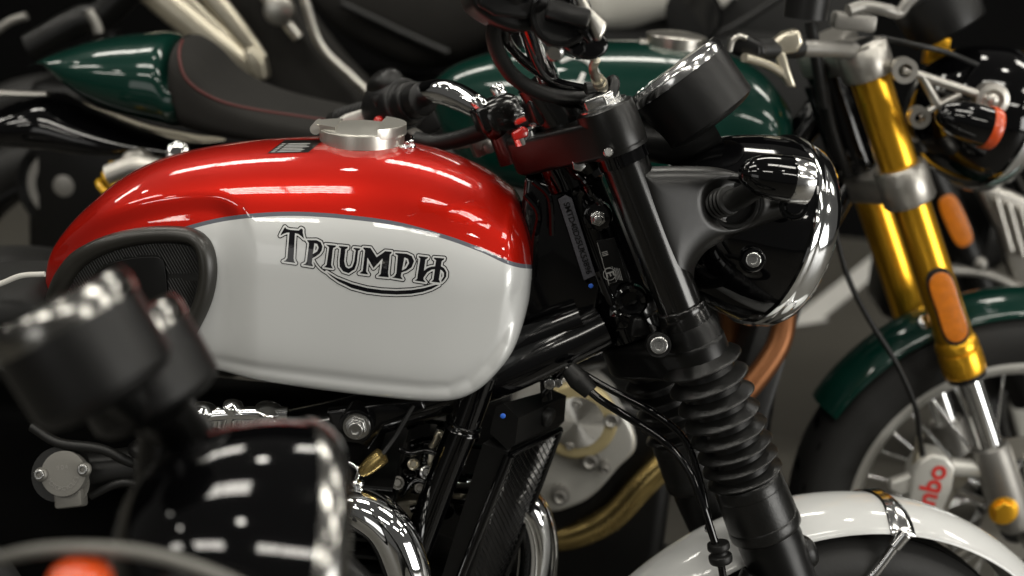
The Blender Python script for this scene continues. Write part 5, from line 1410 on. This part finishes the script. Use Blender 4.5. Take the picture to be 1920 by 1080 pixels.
# ================================================================== motorcycles further back
K = Fr(3.05, 4.0)
kb1 = thing('grey_motorcycle', 'blurred motorcycle with champagne tail struts and dark grey seat at upper left', 'motorcycle', base_of(K, 420))
for pts, rr_s in (([(250, -50), (330, 20), (410, 84), (476, 134)], [.034, .032, .028, .022]), ([(352, -60), (405, 4), (452, 62), (488, 112)], [.021, .021, .020, .017]), ([(305, -50), (368, 14), (430, 74), (484, 126)], [.010, .010, .009, .008])):
    obj('tail_strut', tube(K.ps(pts, -.10), rr_s, 24, 5, flat=.55, up=K.Y), 'champagne', kb1)
obj('strut_end', prism([K.p(x, y, -.13) for x, y in ((456, 96), (474, 88), (494, 116), (500, 150), (478, 150), (466, 128))], K.Y * .05, .006), 'champagne', kb1)
obj('saddle', prism([K.p(x, y, -.06) for x, y in sp2([(390, -60), (500, -60), (560, 40), (620, 120), (680, 190), (640, 215), (560, 200), (496, 186), (480, 110), (430, 30)], 3, True)], K.Y * .22, .02, 3), 'seat_grey', kb1, angle=60)
obj('rack', [tube(K.ps([(556, -60), (572, 0), (600, 84), (650, 136), (712, 192)], -.10), .0095, 16, 6), tube(K.ps([(480, -30), (520, 20), (560, 70)], -.10), .012, 14, 4), lathe(rprof([(0, .03), (.02, .028), (.024, 0)], 3), K.p(525, 18, -.12), -K.Y, 24)], 'brushed_steel', kb1)
obj('exhaust_pipe', [tube(K.ps([(60, 90), (150, 40), (190, 30), (260, -40)], -.14), .03, 20, 6), ], 'black_satin', kb1)
obj('silver_bracket', [tube(K.ps([(165, 20), (178, 40), (186, 62)], -.18), .010, 12, 4)], 'grey_alloy', kb1)
obj('foot_peg', [tube(K.ps([(-10, 60), (20, 40), (50, 30)], -.18), .008, 12, 4)], 'grey_alloy', kb1)
obj('frame', [tube(K.ps([(490, 136, 0), (480, 350, 0), (420, 700, 0)]), .03, 16, 4), tube(K.ps([(200, 60, 0), (250, 350, 0), (300, 700, 0)]), .03, 16, 4), box(K.p(300, 330, 0), (K.X, K.Y, K.Z), .25, .12, .2, .04)], 'black_satin', kb1)
def ground_wheel(parent, fr, px, R, name):
    c = fr.w(fr.lo(fr.p(px, 540, 0))[0], 0, 0); c = c - fr.Z * ((c.z - R) / fr.Z.z)
    return wheel(parent, c, fr.X, fr.Z, fr.Y, R, R - .09, .07, 0, name, None, 'black_satin')
ground_wheel(kb1, K, 150, .33, 'rear_wheel'); ground_wheel(kb1, K, 1000, .33, 'front_wheel')
cpu = K.p(125, 345, -.1)
obj('pulley', [lathe(rprof([(0, .10), (.012, .10), (.014, .092), (.006, .088), (.006, .05), (.014, .045), (.014, 0)], 2), cpu, -K.Y, 48)], 'black_satin', kb1, angle=30)
obj('pulley_ring', [lathe([(.012, .075), (.017, .075), (.017, .058), (.012, .058)], cpu, -K.Y, 40, True), lathe([(.012, .022), (.02, .022), (.022, .016), (.022, 0)], cpu, -K.Y, 24)], 'grey_alloy', kb1)

K2 = Fr(3.6, 4.0)
kb2 = thing('dark_motorcycle', 'blurred dark motorcycle with broad grey seat behind the handlebar at the top', 'motorcycle', base_of(K2, 800))
obj('saddle', body(K2, [(560, -20), (640, -90), (760, -120), (900, -100), (980, -40), (1010, 30)], [(560, -20), (620, 60), (700, 110), (790, 140), (900, 110), (1010, 30)], [(560, .12), (800, .16), (1010, .12)], yt=.0, yb=-.12, nt=2.6, nb=3, nu=50, nv=40), 'seat_grey', kb2, angle=60)
obj('seat_seam', tube(K2.ps([(640, 8), (700, 36), (780, 74), (840, 100)], -.17), .010, 12, 6), 'black_satin', kb2)
obj('frame', [tube(K2.ps([(800, 140), (800, 400), (760, 700)]), .04, 16, 4), box(K2.p(850, 300, 0), (K2.X, K2.Y, K2.Z), .3, .12, .2, .04)], 'black_satin', kb2)
ground_wheel(kb2, K2, 120, .33, 'rear_wheel'); ground_wheel(kb2, K2, 1160, .33, 'front_wheel')

K3 = Fr(3.3, 4.0)
kb3 = thing('cream_motorcycle', 'blurred cream-tanked motorcycle at the top beyond the green tank', 'motorcycle', base_of(K3, 1250))
obj('fuel_tank', body(K3, [(1090, 20), (1110, -40), (1180, -110), (1280, -120), (1350, -60), (1380, 0)], [(1090, 20), (1120, 60), (1180, 62), (1240, 44), (1300, 34), (1350, 26), (1380, 0)], [(1090, .1), (1240, .15), (1380, .1)], yt=.0, yb=-.13, nu=50, nv=40), 'cream_paint', kb3, angle=80)
mr = obj('mirror', [lathe(rprof([(-.02, .0), (-.018, .04), (-.006, .06), (0, .062)], 4), K3.p(1300, 28, -.25), camdir(-.5, .35, .8), 36)], 'black_gloss', kb3)
obj('mirror_glass', lathe([(0, .058), (.002, .057), (.003, 0)], K3.p(1298, 28, -.254), camdir(-.5, .35, .8), 36), 'dial_glass', mr)
obj('mirror_stalk', tube(K3.ps([(1338, 72), (1400, 36), (1470, -10), (1520, -50)], -.22), .008, 12, 6), 'black_plastic', kb3)
obj('frame', [box(K3.p(1250, 250, .05), (K3.X, K3.Y, K3.Z), .35, .12, .25, .04), box(K3.p(1460, 60, .1), (K3.X, K3.Y, K3.Z), .2, .1, .12, .04)], 'seat_dark', kb3)
ground_wheel(kb3, K3, 800, .33, 'rear_wheel'); ground_wheel(kb3, K3, 1990, .33, 'front_wheel')

K4 = Fr(2.95, 4.0)
kb4 = thing('silver_motorcycle', 'blurred silver motorcycle with orange fork reflector at the right edge', 'motorcycle', base_of(K4, 1900))
kl0, kl1 = K4.p(1735, 300, -.1), K4.p(1850, 560, -.1)
kd = (kl1 - kl0).normalized(); kx_ = (K4.X - kd * K4.X.dot(kd)).normalized()
obj('fork_leg', [lathe([(-.1, .032), (.38, .032), (.40, .04), (.55, .04)], kl0, kd, 28)], 'black_satin', kb4)
oc = kl0.lerp(kl1, .40) - K4.Y * .036
obj('side_reflector', prism([oc + kx_ * a + kd * b_ for a, b_ in sp2([(-.018, -.04), (0, -.055), (.018, -.04), (.018, .04), (0, .055), (-.018, .04)], 4, True)], -K4.Y * .006, .002), 'amber_lens', kb4)
obj('side_panel', [prism([K4.p(x, y, -.12) for x, y in sp2([(1836, 352), (1880, 356), (1960, 400), (1990, 520), (1940, 560), (1900, 520), (1880, 450), (1856, 400)], 3, True)], K4.Y * .05, .01, 3)] + [tube(K4.ps([(1868 + i * 22, 372 + i * 8), (1896 + i * 22, 470 + i * 10)], -.13), .006, 10, 2) for i in range(4)], 'cast_silver', kb4, angle=50)
obj('bracket', [tube(K4.ps([(1780, 505), (1840, 510), (1900, 535), (1960, 580)], -.12), .018, 14, 5, flat=.6), ball(K4.p(1838, 494, -.13), (K4.X, K4.Y, K4.Z), .014, .014, .014)], 'grey_alloy', kb4)
obj('fairing', [prism([K4.p(x, y, -.02) for x, y in sp2([(1820, 598), (1880, 588), (1980, 580), (2050, 800), (2000, 960), (1940, 930), (1900, 800), (1862, 690)], 3, True)], K4.Y * .10, .02, 3)], 'cream_paint', kb4, angle=60)
obj('fairing_screw', lathe(rprof([(0, .013), (.004, .012), (.006, 0)], 2), K4.p(1908, 748, -.03), -K4.Y, 20), 'zinc', kb4)
obj('fork_leg', [tube(K4.ps([(1880, 240), (1960, 420), (2080, 700)], -.05), .03, 16, 3)], 'black_gloss', kb4)
obj('engine', box(K4.p(1750, 420, .12), (K4.X, K4.Y, K4.Z), .10, .1, .2, .03), 'black_satin', kb4)
ground_wheel(kb4, K4, 2120, .33, 'front_wheel'); ground_wheel(kb4, K4, 880, .33, 'rear_wheel')
